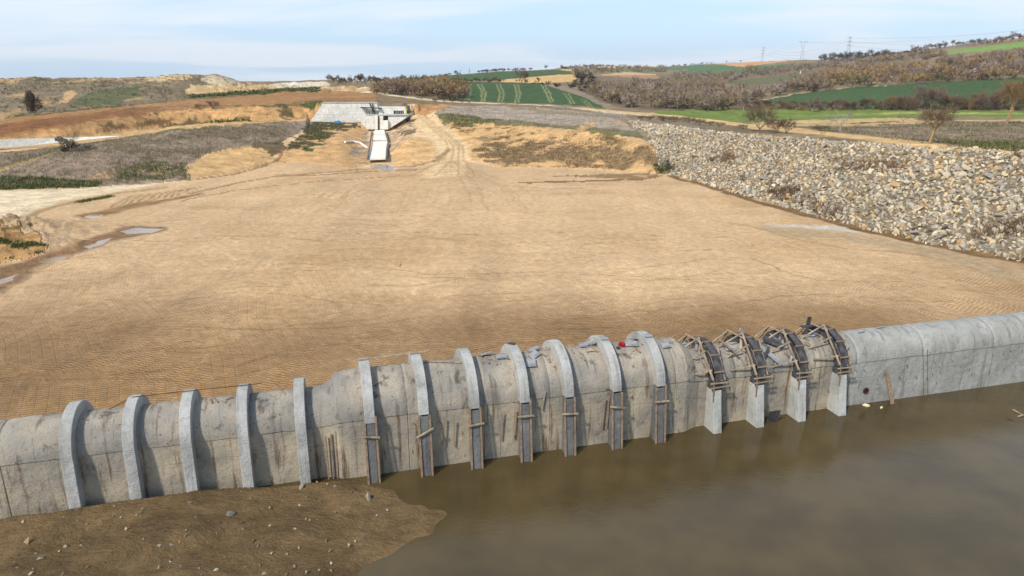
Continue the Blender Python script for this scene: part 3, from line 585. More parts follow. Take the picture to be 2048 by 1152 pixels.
# right valley
paint([(1500, 214), (1520, 203), (1600, 186), (1700, 175), (1850, 165), (2048, 155), (2250, 148), (2250, 215), (2048, 216), (1700, 217)], WHEAT * 1.02, 2, 12, nE, 0.07, ymin=300, ymax=460, reg=2)
stroke([(1500, 205), (1600, 186), (1700, 175), (1770, 171)], 1.6, C_(206, 186, 146), 0.1, 1.2, ymin=340, ymax=470, alpha=0.7)
paint([(1290, 228), (1320, 221), (1500, 219), (2048, 221), (2250, 222), (2250, 236), (2048, 236), (1900, 232), (1700, 238), (1500, 246), (1420, 242)], LGREEN, 1.2, 8, nB, 0.14, ymin=220, ymax=340, reg=2)
paint([(1600, 232), (1800, 224), (2048, 226), (2048, 229), (1800, 228)], C_(162, 168, 96), 2, 10, nB, 0.1, ymin=220, ymax=340, soft=4)
paint([(1500, 245), (1620, 239), (1830, 236), (1830, 240), (2250, 238), (2250, 245), (1900, 243), (1800, 250), (1620, 253), (1540, 252)], C_(202, 170, 120), 1.0, 6, nB, 0.1, ymin=160, ymax=300)
paint([(1600, 254), (1800, 250), (1900, 244), (2048, 244), (2250, 244), (2250, 320), (2048, 304), (1900, 296), (1760, 275), (1660, 260)], C_(146, 130, 104), 1.5, 6, nB, 0.2, ymin=110, ymax=260)
paint([(1600, 254), (1800, 250), (1900, 244), (2048, 244), (2250, 244), (2250, 320), (2048, 304), (1900, 296), (1760, 275), (1660, 260)], C_(90, 92, 48), 1.5, 6, nB, 0.25, ymin=110, ymax=260, thr=(9, 0.25), alpha=0.85)
paint([(1880, 278), (2048, 284), (2250, 290), (2250, 325), (2048, 304), (1930, 296)], C_(86, 96, 44), 1.0, 5, nB, 0.3, ymin=100, ymax=260, thr=(6, -0.15))
for pts in ([(1550, 247), (1620, 248), (1800, 244)], [(1620, 256), (1800, 254), (1860, 250)], [(1640, 262), (1800, 268), (1900, 280)]):
    stroke(pts, 2.2, C_(78, 82, 40), 0.3, 1.4, ymin=110, ymax=300, alpha=0.85)
stroke([(1180, 216), (1240, 223), (1330, 230), (1450, 245), (1550, 257), (1700, 272), (1800, 282), (1900, 294), (2000, 303)], 10, C_(218, 180, 126), 0.12, 1.2, ymin=110, ymax=300, reg=4, soft=0.2)
paint([(1190, 226), (1260, 232), (1400, 244), (1460, 254), (1400, 256), (1268, 245), (1240, 240)], C_(146, 128, 104), 1.2, 4, nB, 0.25, ymin=140, ymax=260, alpha=0.8)
# wooded hillsides: leaf litter under the trees
for pl_ in ([(1150, 170), (1200, 150), (1330, 150), (1500, 140), (1620, 130), (1700, 118), (1850, 102), (1880, 110), (1800, 125), (1640, 160), (1560, 178), (1500, 203), (1500, 219), (1300, 221), (1200, 205)],):
    paint(pl_, C_(116, 98, 80), 2, 10, nB, 0.22, ymin=310, ymax=1000, alpha=0.55)
hm = sstep(300, 340, GY) * (REG == 0); REG[(hm > 0.5)] = 1

# puddles: carve the bed, remember flat water outlines
PUD = []
def puddle(pts, depth=0.12):
    pl = wpoly(pts, sub=6); z0 = float(np.mean(ground(pl[:, 0], pl[:, 1]))) - 0.03; sl = bbox_rows(pl, 2)
    x = GX[sl] + fbm(GX[sl], GY[sl], 1.4, 3, 5) * .25; y = GY[sl] + fbm(GX[sl], GY[sl], 1.4, 3, 6) * .4
    ins = inside(pl, x, y); d = dist_line(np.vstack([pl, pl[:1]]), x, y); m = np.where(ins, np.clip(0.5 + d / .8, 0, 1), np.clip(0.5 - d / .8, 0, 1))
    ring = np.clip(1 - d / 2.5, 0, 1) * (~ins)
    GZ[sl] = GZ[sl] * (1 - ring) + np.maximum(GZ[sl], z0 + 0.02 + ring * 0) * ring
    GZ[sl] = GZ[sl] * (1 - m) + (z0 - depth) * m
    PUD.append((pl, z0))
for pts in ([(75, 524), (110, 508), (150, 502), (125, 518), (90, 528)], [(165, 490), (190, 484), (222, 479), (200, 490), (175, 495)], [(240, 462), (270, 457), (320, 458), (300, 465), (250, 467)],
            [(-60, 575), (0, 558), (45, 543), (20, 560), (-30, 580)],
            [(165, 434), (180, 430), (205, 430), (190, 436)], [(742, 334), (760, 330), (790, 334), (788, 340), (765, 339)], [(1265, 350), (1310, 349), (1290, 355)]):
    puddle(pts)

# ------------------------------------------------------------------ build the terrain objects
nr, ncx = GX.shape
idx = np.arange(nr * ncx).reshape(nr, ncx)
quads = np.stack([idx[:-1, :-1], idx[:-1, 1:], idx[1:, 1:], idx[1:, :-1]], -1).reshape(-1, 4)
qreg = REG[:-1, :-1].reshape(-1)
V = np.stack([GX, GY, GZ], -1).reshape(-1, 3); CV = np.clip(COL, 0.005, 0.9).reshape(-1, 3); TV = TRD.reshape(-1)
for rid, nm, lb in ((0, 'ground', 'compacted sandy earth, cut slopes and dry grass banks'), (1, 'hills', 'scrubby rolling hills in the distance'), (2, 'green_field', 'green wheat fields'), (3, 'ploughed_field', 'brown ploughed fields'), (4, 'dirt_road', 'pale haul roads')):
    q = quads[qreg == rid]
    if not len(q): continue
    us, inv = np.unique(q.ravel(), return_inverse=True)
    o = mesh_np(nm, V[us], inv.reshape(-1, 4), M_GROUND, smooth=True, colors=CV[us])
    at = o.data.attributes.new('tread', 'FLOAT', 'POINT'); at.data.foreach_set('value', TV[us].astype(np.float32))
    tag(o, lb, kind='structure')

# ------------------------------------------------------------------ water
def water_mat(name, c, rough, bs=0.04):
    m, nt, b = mat_new(name, rough, 0.5); g = G(nt); N = nt.nodes; L = nt.links
    tc = N.new('ShaderNodeTexCoord'); n = g.noise(g.mapping(tc.outputs['Object'], scale=(1, 1.7, 1), rot=(0, 0, .5)), 3.4, 5); n2 = g.noise(tc.outputs['Object'], 0.25, 3)
    L.new(g.mix(g.rng(n2, 0.3, 0.7), tuple(c * 0.8), tuple(c * 1.25)), b.inputs['Base Color'])
    bp = N.new('ShaderNodeBump'); bp.inputs['Strength'].default_value = 0.3; bp.inputs['Distance'].default_value = bs; L.new(n, bp.inputs['Height']); L.new(bp.outputs[0], b.inputs['Normal'])
    return m
M_POND = water_mat('muddy_water', s2l((72, 60, 36)), 0.10, 0.035); M_POND.node_tree.nodes['Principled BSDF'].inputs['Specular IOR Level'].default_value = .3; M_PUD = water_mat('puddle_water', s2l((146, 122, 96)), 0.16, 0.004); M_PUD.node_tree.nodes['Principled BSDF'].inputs['Specular IOR Level'].default_value = .3
xs = np.linspace(-60, 90, 60); o = []
wv = []; wf = []
for i, x in enumerate(xs):
    y1 = AX0 + AXS * x; wv += [(x, 7, -2.2), (x, max(7.2, y1 - 0.9), -2.2)]
for i in range(len(xs) - 1): wf.append((2 * i, 2 * i + 2, 2 * i + 3, 2 * i + 1))
tag(mesh_np('water', wv, wf, M_POND), 'brown muddy water standing along the culvert wall', kind='structure')
for pl, z0 in PUD:
    mb = MB(); c = pl.mean(0); mb.add([(*((p - c) * 1.18 + c), z0 - 0.03) for p in pl], [tuple(range(len(pl)))])
    tag(mb.build('puddle', M_PUD), 'shallow puddle on the earth', kind='structure')

# ------------------------------------------------------------------ rubble embankment
def hull_proto(seed, n=13):
    r = np.random.RandomState(seed); p = r.normal(size=(n, 3)); p /= np.linalg.norm(p, axis=1)[:, None]; p *= r.uniform(.75, 1.0, (n, 1)); p *= np.array([1.0, 0.78, 0.50])
    bm = bmesh.new()
    for q in p: bm.verts.new(q)
    bmesh.ops.convex_hull(bm, input=bm.verts[:]); bmesh.ops.triangulate(bm, faces=bm.faces[:])
    bm.verts.ensure_lookup_table(); bm.verts.index_update()
    v = np.array([x.co[:] for x in bm.verts]); f = np.array([[q.index for q in x.verts] for x in bm.faces]); bm.free(); return v, f
ROCKP = [hull_proto(100 + i) for i in range(14)]
M_ROCK = mat_attr('rubble_stone', 0.9, 5.0, 0.25, 0.5, 0.05)
rock_cols = [C_(188, 174, 150), C_(166, 154, 136), C_(200, 178, 142), C_(148, 140, 128), C_(188, 154, 110), C_(210, 196, 170), C_(130, 112, 90), C_(172, 164, 150)]
rock_names = ['light grey-beige', 'mid grey', 'cream', 'dark grey', 'orange-tan', 'whitish', 'dark brown', 'cool grey']
def rot_rand(n, r):
    q = r.normal(size=(n, 4)); q /= np.linalg.norm(q, axis=1)[:, None]; w_, x, y, z = q.T
    return np.stack([1 - 2 * (y * y + z * z), 2 * (x * y - z * w_), 2 * (x * z + y * w_), 2 * (x * y + z * w_), 1 - 2 * (x * x + z * z), 2 * (y * z - x * w_), 2 * (x * z - y * w_), 2 * (y * z + x * w_), 1 - 2 * (x * x + y * y)], -1).reshape(n, 3, 3)
r = np.random.RandomState(3)
gx_, gy_ = np.meshgrid(np.arange(20, 120, .45), np.arange(40, 215, .45)); gx_ = gx_.ravel(); gy_ = gy_.ravel()
gx_ = gx_ + r.uniform(-.22, .22, gx_.shape); gy_ = gy_ + r.uniform(-.22, .22, gy_.shape); ga = gx_ / gy_
y0, _ = lineat(A, ga); y1, _ = lineat(C_rock, ga)
# ragged left end against the natural bank
left = np.interp(gy_, [128, 138, 150, 168, 190, 205], [0.226, 0.205, 0.194, 0.179, 0.160, 0.150]) + fbm(gx_, gy_, 6, 3, 2) * 0.006
keep = (gy_ > y0 - .3 + fbm(gx_, gy_, 3, 3, 1) * .5) & (gy_ < y1 + 1.5) & (ga > left) & (ga < 1.1) & ((ga < .80) | (r.rand(len(ga)) < .35)) & (r.rand(len(ga)) < .93)
pts = np.stack([gx_[keep], gy_[keep]], -1)
n = len(pts); print('rocks', n)
zz = ground(pts[:, 0], pts[:, 1]); sz = np.clip(r.lognormal(-1.08, 0.32, n), 0.17, 0.85)
sz *= 0.95 + 0.12 * sstep(120, 70, pts[:, 1])
Rm = rot_rand(n, r); RmF = Rm.copy()
ci = r.choice(len(rock_cols), n, p=[.2, .17, .17, .12, .08, .1, .06, .1])
tint = fbm(pts[:, 0], pts[:, 1], 10, 3, 5)
pixsz = sz / pts[:, 1]; vis = (pts[:, 0] / pts[:, 1] < 0.735); order = np.argsort(-np.where(vis, pixsz, 0)); indiv = order[:300]; rest = order[300:]
def mk_pts(i, p): return (p * sz[i]) @ Rm[i].T + np.array([pts[i, 0], pts[i, 1], zz[i] + sz[i] * 0.22])
vv = []; ff = []; cc = []; b = 0
for i in rest:
    pv, pf = ROCKP[i % 14]; q = mk_pts(i, pv); vv.append(q); ff.append(pf + b); b += len(pv)
    c = rock_cols[ci[i]] * (1 + 0.12 * tint[i]) * (0.9 + 0.2 * r.rand()); cc.append(np.repeat(c[None], len(pv), 0))
o = mesh_np('rubble_stones', np.vstack(vv), np.vstack(ff), M_ROCK, colors=np.vstack(cc)); tag(o, 'great heap of grey and tan quarry stones covering the embankment slope', 'rubble', kind='stuff')
rock_meshes = []
for k in range(14):
    row = []
    for cidx, c in enumerate(rock_cols):
        pv, pf = ROCKP[k]; me = bpy.data.meshes.new('rock'); me.from_pydata([tuple(x) for x in pv], [], [tuple(map(int, x)) for x in pf]); me.materials.append(M_ROCK)
        at = me.color_attributes.new('Col', 'FLOAT_COLOR', 'POINT')
        for d in at.data: d.color = (*c, 1)
        row.append(me)
    rock_meshes.append(row)
for i in indiv:
    o = bpy.data.objects.new('rock', rock_meshes[i % 14][ci[i]]); col.objects.link(o)
    M = Matrix([list(Rm[i][k]) for k in range(3)]).to_4x4(); M.translation = (pts[i, 0], pts[i, 1], zz[i] + sz[i] * 0.22); o.matrix_world = M @ Matrix.Scale(float(sz[i]), 4)
    tag(o, 'large angular %s quarry stone lying at the near right of the rubble slope' % rock_names[ci[i]], 'rock', 'large %s stones of the rubble slope' % rock_names[ci[i]])

# ------------------------------------------------------------------ vegetation
M_BARK = mat_noise('bark', s2l((112, 94, 74)) * .8, s2l((150, 128, 98)) * .8, 4)
M_BARK_Y = mat_noise('pale_bark', s2l((150, 122, 82)) * .8, s2l((178, 150, 106)) * .8, 4)
M_BARK_W = mat_noise('white_bark', s2l((196, 188, 172)) * .8, s2l((160, 150, 136)) * .8, 4)
TW = {k: mat_noise('twigs_' + k, s2l(c) * .72, s2l(tuple(x * .78 for x in c)) * .72, 1.5) for k, c in {'brown': (136, 112, 92), 'orange': (150, 120, 82), 'grey': (142, 128, 116), 'dark': (86, 76, 58), 'green': (70, 76, 44), 'red': (122, 88, 74), 'weed': (84, 96, 40)}.items()}
def tube_np(p0, p1, r0, r1, n):
    d = p1 - p0; d = d / (np.linalg.norm(d) + 1e-9); up = np.array([0, 0, 1.0]) if abs(d[2]) < .95 else np.array([1.0, 0, 0])
    a = np.cross(d, up); a /= np.linalg.norm(a); b = np.cross(d, a); t = np.linspace(0, 2 * np.pi, n, endpoint=False)
    c = np.cos(t)[:, None] * a + np.sin(t)[:, None] * b; v = np.vstack([p0 + c * r0, p1 + c * r1]); f = []
    for i in range(n):
        j = (i + 1) % n; f += [(i, j, n + j), (i, n + j, n + i)]
    return v, np.array(f)
def bare_tree(seed, height=1.0, trunk_h=0.25, spread=0.5, nb=5, levels=3, twigs=900, tw_len=0.09, tw_w=0.004, lean=0.0, n_tr=1, upward=0.5, leafy=0.0):
    "unit-height bare tree -> (trunk verts, tris), (twig verts, tris)"
    r = np.random.RandomState(seed); tv, tf, tips = [], [], []; cnt = [0]
    def add(p0, p1, r0, r1, n):
        v, f = tube_np(p0, p1, r0, r1, n); tf.append(f + cnt[0]); tv.append(v); cnt[0] += len(v)
    def grow(p, d, ln, rad, lv):
        seg = 3; q = p
        for s_ in range(seg):
            d = d + r.normal(size=3) * 0.16 + np.array([0, 0, 0.06]); d /= np.linalg.norm(d); q2 = q + d * ln / seg
            add(q, q2, rad * (1 - .28 * s_), rad * (1 - .28 * (s_ + 1)), 6 if lv == 0 else (4 if lv == 1 else 3))
            if lv > 0: tips.append((q2, d, ln))
            if lv < levels and s_ > 0:
                for _ in range(1 + (r.rand() < .6)):
                    dd = d + r.normal(size=3) * 0.75; dd[2] = abs(dd[2]) * upward + 0.15; dd /= np.linalg.norm(dd); grow(q2, dd, ln * r.uniform(.5, .75), rad * .5, lv + 1)
            q = q2
        if lv < levels:
            for _ in range(2): 
                dd = d + r.normal(size=3) * 0.5; dd /= np.linalg.norm(dd); grow(q, dd, ln * .6, rad * .42, lv + 1)
    for t in range(n_tr):
        base = np.array([r.normal() * .02 * (n_tr > 1), r.normal() * .02 * (n_tr > 1), -0.03]); d0 = np.array([lean + r.normal() * .12 * n_tr, r.normal() * .08 * n_tr, 1.0]); d0 /= np.linalg.norm(d0)
        add(base, base + d0 * trunk_h, .028, .021, 7); top = base + d0 * trunk_h
        for k in range(nb):
            az = 2 * np.pi * (k + r.rand() * .6) / nb; dd = np.array([np.cos(az) * spread, np.sin(az) * spread, 1.0 * r.uniform(.5, 1.1)]); dd /= np.linalg.norm(dd)
            grow(base + d0 * trunk_h * r.uniform(.75, 1.0), dd, (1 - trunk_h) * r.uniform(.45, .62), .014, 1)
    tv = np.vstack(tv); tf = np.vstack(tf)
    if len(tips) > 0:
        T = np.array([np.concatenate([a, b, [c]]) for a, b, c in tips]); k = r.randint(len(T), size=twigs); p = T[k, :3] + r.normal(size=(twigs, 3)) * .02
        d = T[k, 3:6] + r.normal(size=(twigs, 3)) * .6; d /= np.linalg.norm(d, axis=1)[:, None]; s_ = r.normal(size=(twigs, 3)); s_ -= (s_ * d).sum(1)[:, None] * d; s_ /= np.linalg.norm(s_, axis=1)[:, None]
        ln = r.uniform(.5, 1.3, (twigs, 1)) * tw_len; w_ = tw_w * r.uniform(.6, 1.4, (twigs, 1)) * (1 + leafy)
        wv = np.stack([p - s_ * w_, p + s_ * w_, p + d * ln], 1).reshape(-1, 3); wf = np.arange(3 * twigs).reshape(-1, 3)
    sc = 1.0 / max(wv[:, 2].max(), .1)
    return (tv * sc, tf), (wv * sc, wf)
def foliage(seed, n=1500, leaf=0.03, lumps=7):
    "unit-size bush of small leaf faces in uneven clumps"
    r = np.random.RandomState(seed); c = r.normal(size=(lumps, 3)) * np.array([.26, .26, .16]) + np.array([0, 0, .48]); rad = r.uniform(.14, .30, lumps)
    k = r.randint(lumps, size=n); u = r.normal(size=(n, 3)); u /= np.linalg.norm(u, axis=1)[:, None]; p = c[k] + u * rad[k][:, None] * r.uniform(.5, 1, (n, 1)) ** .5
    a = r.normal(size=(n, 3)); a /= np.linalg.norm(a, axis=1)[:, None]; b = np.cross(a, u); b /= np.linalg.norm(b, axis=1)[:, None]
    v = np.stack([p - b * leaf * .5, p + b * leaf * .5, p + a * leaf], 1).reshape(-1, 3); v[:, 2] = np.maximum(v[:, 2], 0); return v, np.arange(3 * n).reshape(-1, 3)
PT = [bare_tree(11, twigs=4200, tw_w=.0036), bare_tree(12, twigs=4600, spread=.75, trunk_h=.2, tw_w=.0034), bare_tree(13, twigs=3400, spread=.4, trunk_h=.3, tw_w=.0036), bare_tree(14, twigs=5000, spread=.9, trunk_h=.12, nb=6, tw_w=.0036),
      bare_tree(15, twigs=3000, trunk_h=.42, spread=.6, n_tr=2, lean=.25, tw_w=.003), bare_tree(16, twigs=900, trunk_h=.3, spread=.8, nb=5, tw_w=.003), bare_tree(17, twigs=3000, spread=.35, trunk_h=.05, nb=9, tw_w=.0045)]
PT_ME = []
for (a_, b_), (c_, d_) in PT:
    pair = []
    for v, f, nm, mm in ((a_, b_, 'trunk', M_BARK), (c_, d_, 'crown', TW['brown'])):
        me = bpy.data.meshes.new(nm); me.from_pydata([tuple(map(float, x)) for x in v], [], [tuple(map(int, x)) for x in f]); me.materials.append(mm); pair.append(me)
    PT_ME.append(pair)
def place_tree(kind, x, y, h, twig='brown', bark=None, label='', cat='tree', group=None, name='bare_tree', wide=1.0, seed=None, z=None):
    rr_ = random.Random(seed if seed is not None else int(x * 13 + y * 7))
    o = empty(name, (x, y, gz(x, y) - .05 if z is None else z), rr_.uniform(0, 6.28)); o.scale = (h * wide, h * wide, h)
    tag(o, label, cat, group)
    for me, nm, mm in ((PT_ME[kind][0], 'trunk', bark or M_BARK), (PT_ME[kind][1], 'crown', TW[twig])):
        c = bpy.data.objects.new(nm, me); col.objects.link(c); c.parent = o; c.material_slots[0].link = 'OBJECT'; c.material_slots[0].material = mm
    return o
def tree_px(kind, px, py, hpx, twig, label, bark=None, wide=1.0, name='bare_tree', group=None, ymin=38, seed=None, rz=None, cat='tree'):
    p = hit(px, py, ymin); h = hpx / F * math.hypot(p[1], p[0]) * 1.0
    o = place_tree(kind, p[0], p[1], h, twig, bark, label, cat, group, name, wide, seed)
    if rz is not None: o.rotation_euler.z = rz
    return o
FOL = [foliage(i, 1400, .05) for i in (1, 2, 3)]
FOL_ME = []
for v, f in FOL:
    me = bpy.data.meshes.new('bush'); me.from_pydata([tuple(map(float, x)) for x in v], [], [tuple(map(int, x)) for x in f]); me.materials.append(TW['green']); FOL_ME.append(me)
def bush_px(px, py, hpx, twig, label, wide=1.4, ymin=38, k=0, group=None, name='bush', cat='bush'):
    p = hit(px, py, ymin); h = hpx / F * math.hypot(p[0], p[1]); o = bpy.data.objects.new(name, FOL_ME[k % 3]); col.objects.link(o)
    o.location = (p[0], p[1], p[2] - .05); o.scale = (h * wide, h * wide, h); o.rotation_euler.z = px
    o.material_slots[0].link = 'OBJECT'; o.material_slots[0].material = TW[twig]; tag(o, label, cat, group); return o

# single trees and bushes one can point to
tree_px(3, 70, 231, 40, 'dark', 'dark bushy ivy-clad tree standing alone on the brown ploughed field', wide=.62, ymin=150, name='ivy_tree')
o = [x for x in bpy.data.objects if x.name == 'ivy_tree'][0]
v, f = foliage(21, 2600, .045, 9); mesh_np('ivy', v * np.array([.9, .9, .95]) + np.array([0, 0, .12]), f, TW['dark'], parent=o)
tree_px(5, 333, 203, 27, 'red', 'small sparse tree at the foot of the far spoil hill', wide=.8, ymin=150)
tree_px(5, 143, 304, 42, 'grey', 'leafless dead tree rising out of a thicket beside the canal', wide=.7, ymin=60, seed=4, name='dead_tree')
bush_px(128, 303, 26, 'dark', 'brown thicket around the dead tree beside the canal', 1.6, 60, 1)
bush_px(165, 301, 14, 'grey', 'low heap of grey brushwood right of the dead tree', 2.6, 60, 2)
tree_px(6, 425, 218, 18, 'red', 'reddish leafless bush at the edge of the ploughed field', wide=1.3, ymin=150, name='bush', cat='bush')
tree_px(6, 400, 219, 12, 'red', 'smaller brown bush left of the reddish bush on the field edge', wide=1.6, ymin=150, name='bush', cat='bush')
bush_px(1322, 344, 24, 'weed', 'bright green bush at the foot of the rubble slope', 1.3, 60, 0)
bush_px(1338, 340, 20, 'dark', 'dark bramble between the green bush and the rubble', .9, 60, 1)
tree_px(1, 1043, 168, 33, 'brown', 'broad leafless tree standing alone beside the sandy field above the wheat', wide=.8, ymin=380)
tree_px(2, 1092, 141, 11, 'grey', 'tiny lone tree on the skyline above the far wheat field', wide=.8, ymin=500)
tree_px(0, 913, 152, 12, 'dark', 'dark little tree on the skyline above the far wheat field', wide=.7, ymin=480)
tree_px(3, 1519, 262, 54, 'brown', 'thick brown leafless tree behind the crest of the rubble', wide=.9, ymin=120)
tree_px(6, 1553, 266, 30, 'red', 'reddish brown bush right of the thick brown tree behind the crest', wide=1.1, ymin=120, name='bush', cat='bush')
tree_px(6, 1572, 267, 32, 'dark', 'dark leafless bush with a forked top, second right of the thick brown tree', wide=.9, ymin=120, name='bush', cat='bush')
tree_px(5, 1680, 262, 40, 'grey', 'pale-limbed spreading tree with few twigs in the dry meadow', M_BARK_W, wide=.95, ymin=120)
tree_px(6, 1640, 262, 12, 'dark', 'low dark scrub left of the pale-limbed tree', wide=3.0, ymin=120, name='bush', cat='bush')
tree_px(4, 1858, 288, 72, 'brown', 'large leafless tree with two yellowish stems behind the embankment crest', M_BARK_Y, wide=1.05, ymin=100, seed=9, rz=0.4)
tree_px(5, 1645, 281, 26, 'orange', 'thin yellow sapling at the roadside above the rubble', M_BARK_Y, wide=.35, ymin=100, name='sapling')
tree_px(4, 2012, 247, 82, 'orange', 'tall leafless tree with a leaning yellow trunk at the far right of the meadow', M_BARK_Y, wide=.75, ymin=150, seed=3, rz=0.0)
tree_px(2, 1487, 222, 28, 'brown', 'slender white-stemmed tree at the left end of the light green field', M_BARK_W, wide=.7, ymin=250)
tree_px(3, 1624, 224, 30, 'brown', 'rounded leafless tree with a pale stem at the field hedge', M_BARK_W, wide=.6, ymin=250)
tree_px(2, 1384, 224, 12, 'brown', 'tiny white-stemmed tree at the left foot of the valley wood', M_BARK_W, wide=.6, ymin=250)
tree_px(5, 1805, 246, 16, 'grey', 'thin grey bush standing in the dry meadow left of the leaning tree', wide=1.2, ymin=150, name='bush', cat='bush')
for i, (px, py, h) in enumerate([(1300, 240, 8), (1325, 242, 9), (1350, 244, 10), (1376, 246, 11), (1398, 249, 10), (1420, 251, 8), (1282, 238, 6), (1438, 253, 8), (1485, 258, 8)]):
    tree_px(6, px, py, h * 1.3, 'dark', 'low brown scrub bush on the verge between the road and the rubble crest', wide=2.0, ymin=150, name='bush', cat='bush', group='scrub along the crest verge', seed=i)
for i, (px, py, h) in enumerate([(905, 205, 9), (925, 206, 9), (888, 203, 14), (938, 207, 6), (870, 204, 8)]):
    tree_px(6, px, py, h, 'brown' if i % 2 else 'green', 'small bush on the roadside at the end of the central wood', wide=1.5, ymin=250, name='bush', cat='bush', group='bushes at the end of the central wood', seed=i)
# hedge trees of the valley field, one object each
r2 = random.Random(4)
for i in range(64):
    px = 1500 + i * 8.8 + r2.uniform(-4, 4); big = px > 1780
    h = r2.uniform(13, 22) + (15 if 1840 < px < 1880 or px > 2000 else 0) + (7 if big else 0) - (3 if px < 1620 else 0)
    tw = r2.choice(['brown', 'brown', 'orange', 'orange', 'grey', 'dark', 'red'])
    tree_px(r2.choice([0, 1, 2, 3, 6]), px, 219.5 + r2.uniform(-3, 2), h, tw, '%s %s leafless tree in the %s of the hedge between the green fields' % ('tall' if h > 26 else 'low' if h < 17 else 'middling', {'red': 'reddish', 'orange': 'ochre'}.get(tw, tw), ['left third', 'middle', 'right third'][min(2, i // 22)]), wide=r2.uniform(.6, .95) * (1.25 if h < 30 else 1), ymin=280, group='leafless trees of the valley hedge', seed=i)
# skyline trees
def row(pts, n, hr, tw, label, group, ymin, wide=(.7, 1.1), jy=2):
    for i in range(n):
        t = i / max(1, n - 1) * (len(pts) - 1); k = min(int(t), len(pts) - 2); u = t - k
        px = pts[k][0] + (pts[k + 1][0] - pts[k][0]) * u + r2.uniform(-4, 4); py = pts[k][1] + (pts[k + 1][1] - pts[k][1]) * u + r2.uniform(-.3, jy)
        tree_px(r2.choice([0, 1, 2, 3]), px, py, r2.uniform(*hr), r2.choice(tw), label, wide=r2.uniform(*wide), ymin=ymin, group=group, seed=i)
row([(664, 168), (700, 167), (745, 170), (770, 172)], 20, (10, 20), ['brown', 'dark', 'red'], 'leafless tree of the clump behind the road left of the central wood', 'clump left of the central wood', 380)
row([(812, 168), (848, 168)], 6, (14, 22), ['brown', 'dark'], 'rounded tree on the skyline above the central wood', 'skyline trees above the central wood', 420)
row([(860, 155), (920, 150)], 8, (3, 6), ['dark', 'brown'], 'low shrub on the skyline left of the dark little tree', 'shrubs on the skyline left of the dark little tree', 500, (1, 2), .5)
row([(960, 147), (1005, 143)], 9, (4, 8), ['dark', 'brown'], 'low shrub of the short hedge on the skyline behind the far wheat field', 'short skyline hedge', 500, (1, 2), .5)
row([(1010, 144), (1060, 143)], 7, (5, 10), ['grey', 'brown'], 'leafless shrub on the skyline behind the broad lone tree', 'shrubs behind the broad lone tree', 500, (1, 1.6), .5)
row([(1640, 124), (1700, 119), (1770, 113)], 26, (8, 17), ['grey', 'brown', 'dark'], 'leafless tree on the skyline around the rightmost tall pylon', 'skyline trees round the right pylon', 600)
row([(1820, 104), (1900, 94), (1980, 88), (2040, 80)], 30, (6, 13), ['dark', 'brown', 'grey'], 'dark tree of the skyline hedge above the upper green field', 'skyline hedge above the upper green field', 600)
row([(1350, 134), (1420, 128)], 10, (3, 5), ['dark', 'brown'], 'small shrub on the far skyline left of the orange field', 'shrubs left of the orange field', 700, (1.2, 2.2), .5)
tree_px(1, 2025, 80, 14, 'grey', 'rounded tree standing higher than the skyline hedge at the far right', wide=.9, ymin=700)
tree_px(0, 1941, 90, 10, 'dark', 'flat-topped dark tree alone on the skyline above the upper field', wide=.9, ymin=700)
for px in (1453, 1482): tree_px(0, px, 120.5, 5, 'dark', {1453: 'left', 1482: 'right'}[px] + ' of two tiny trees on the orange field skyline', ymin=900, wide=.7)

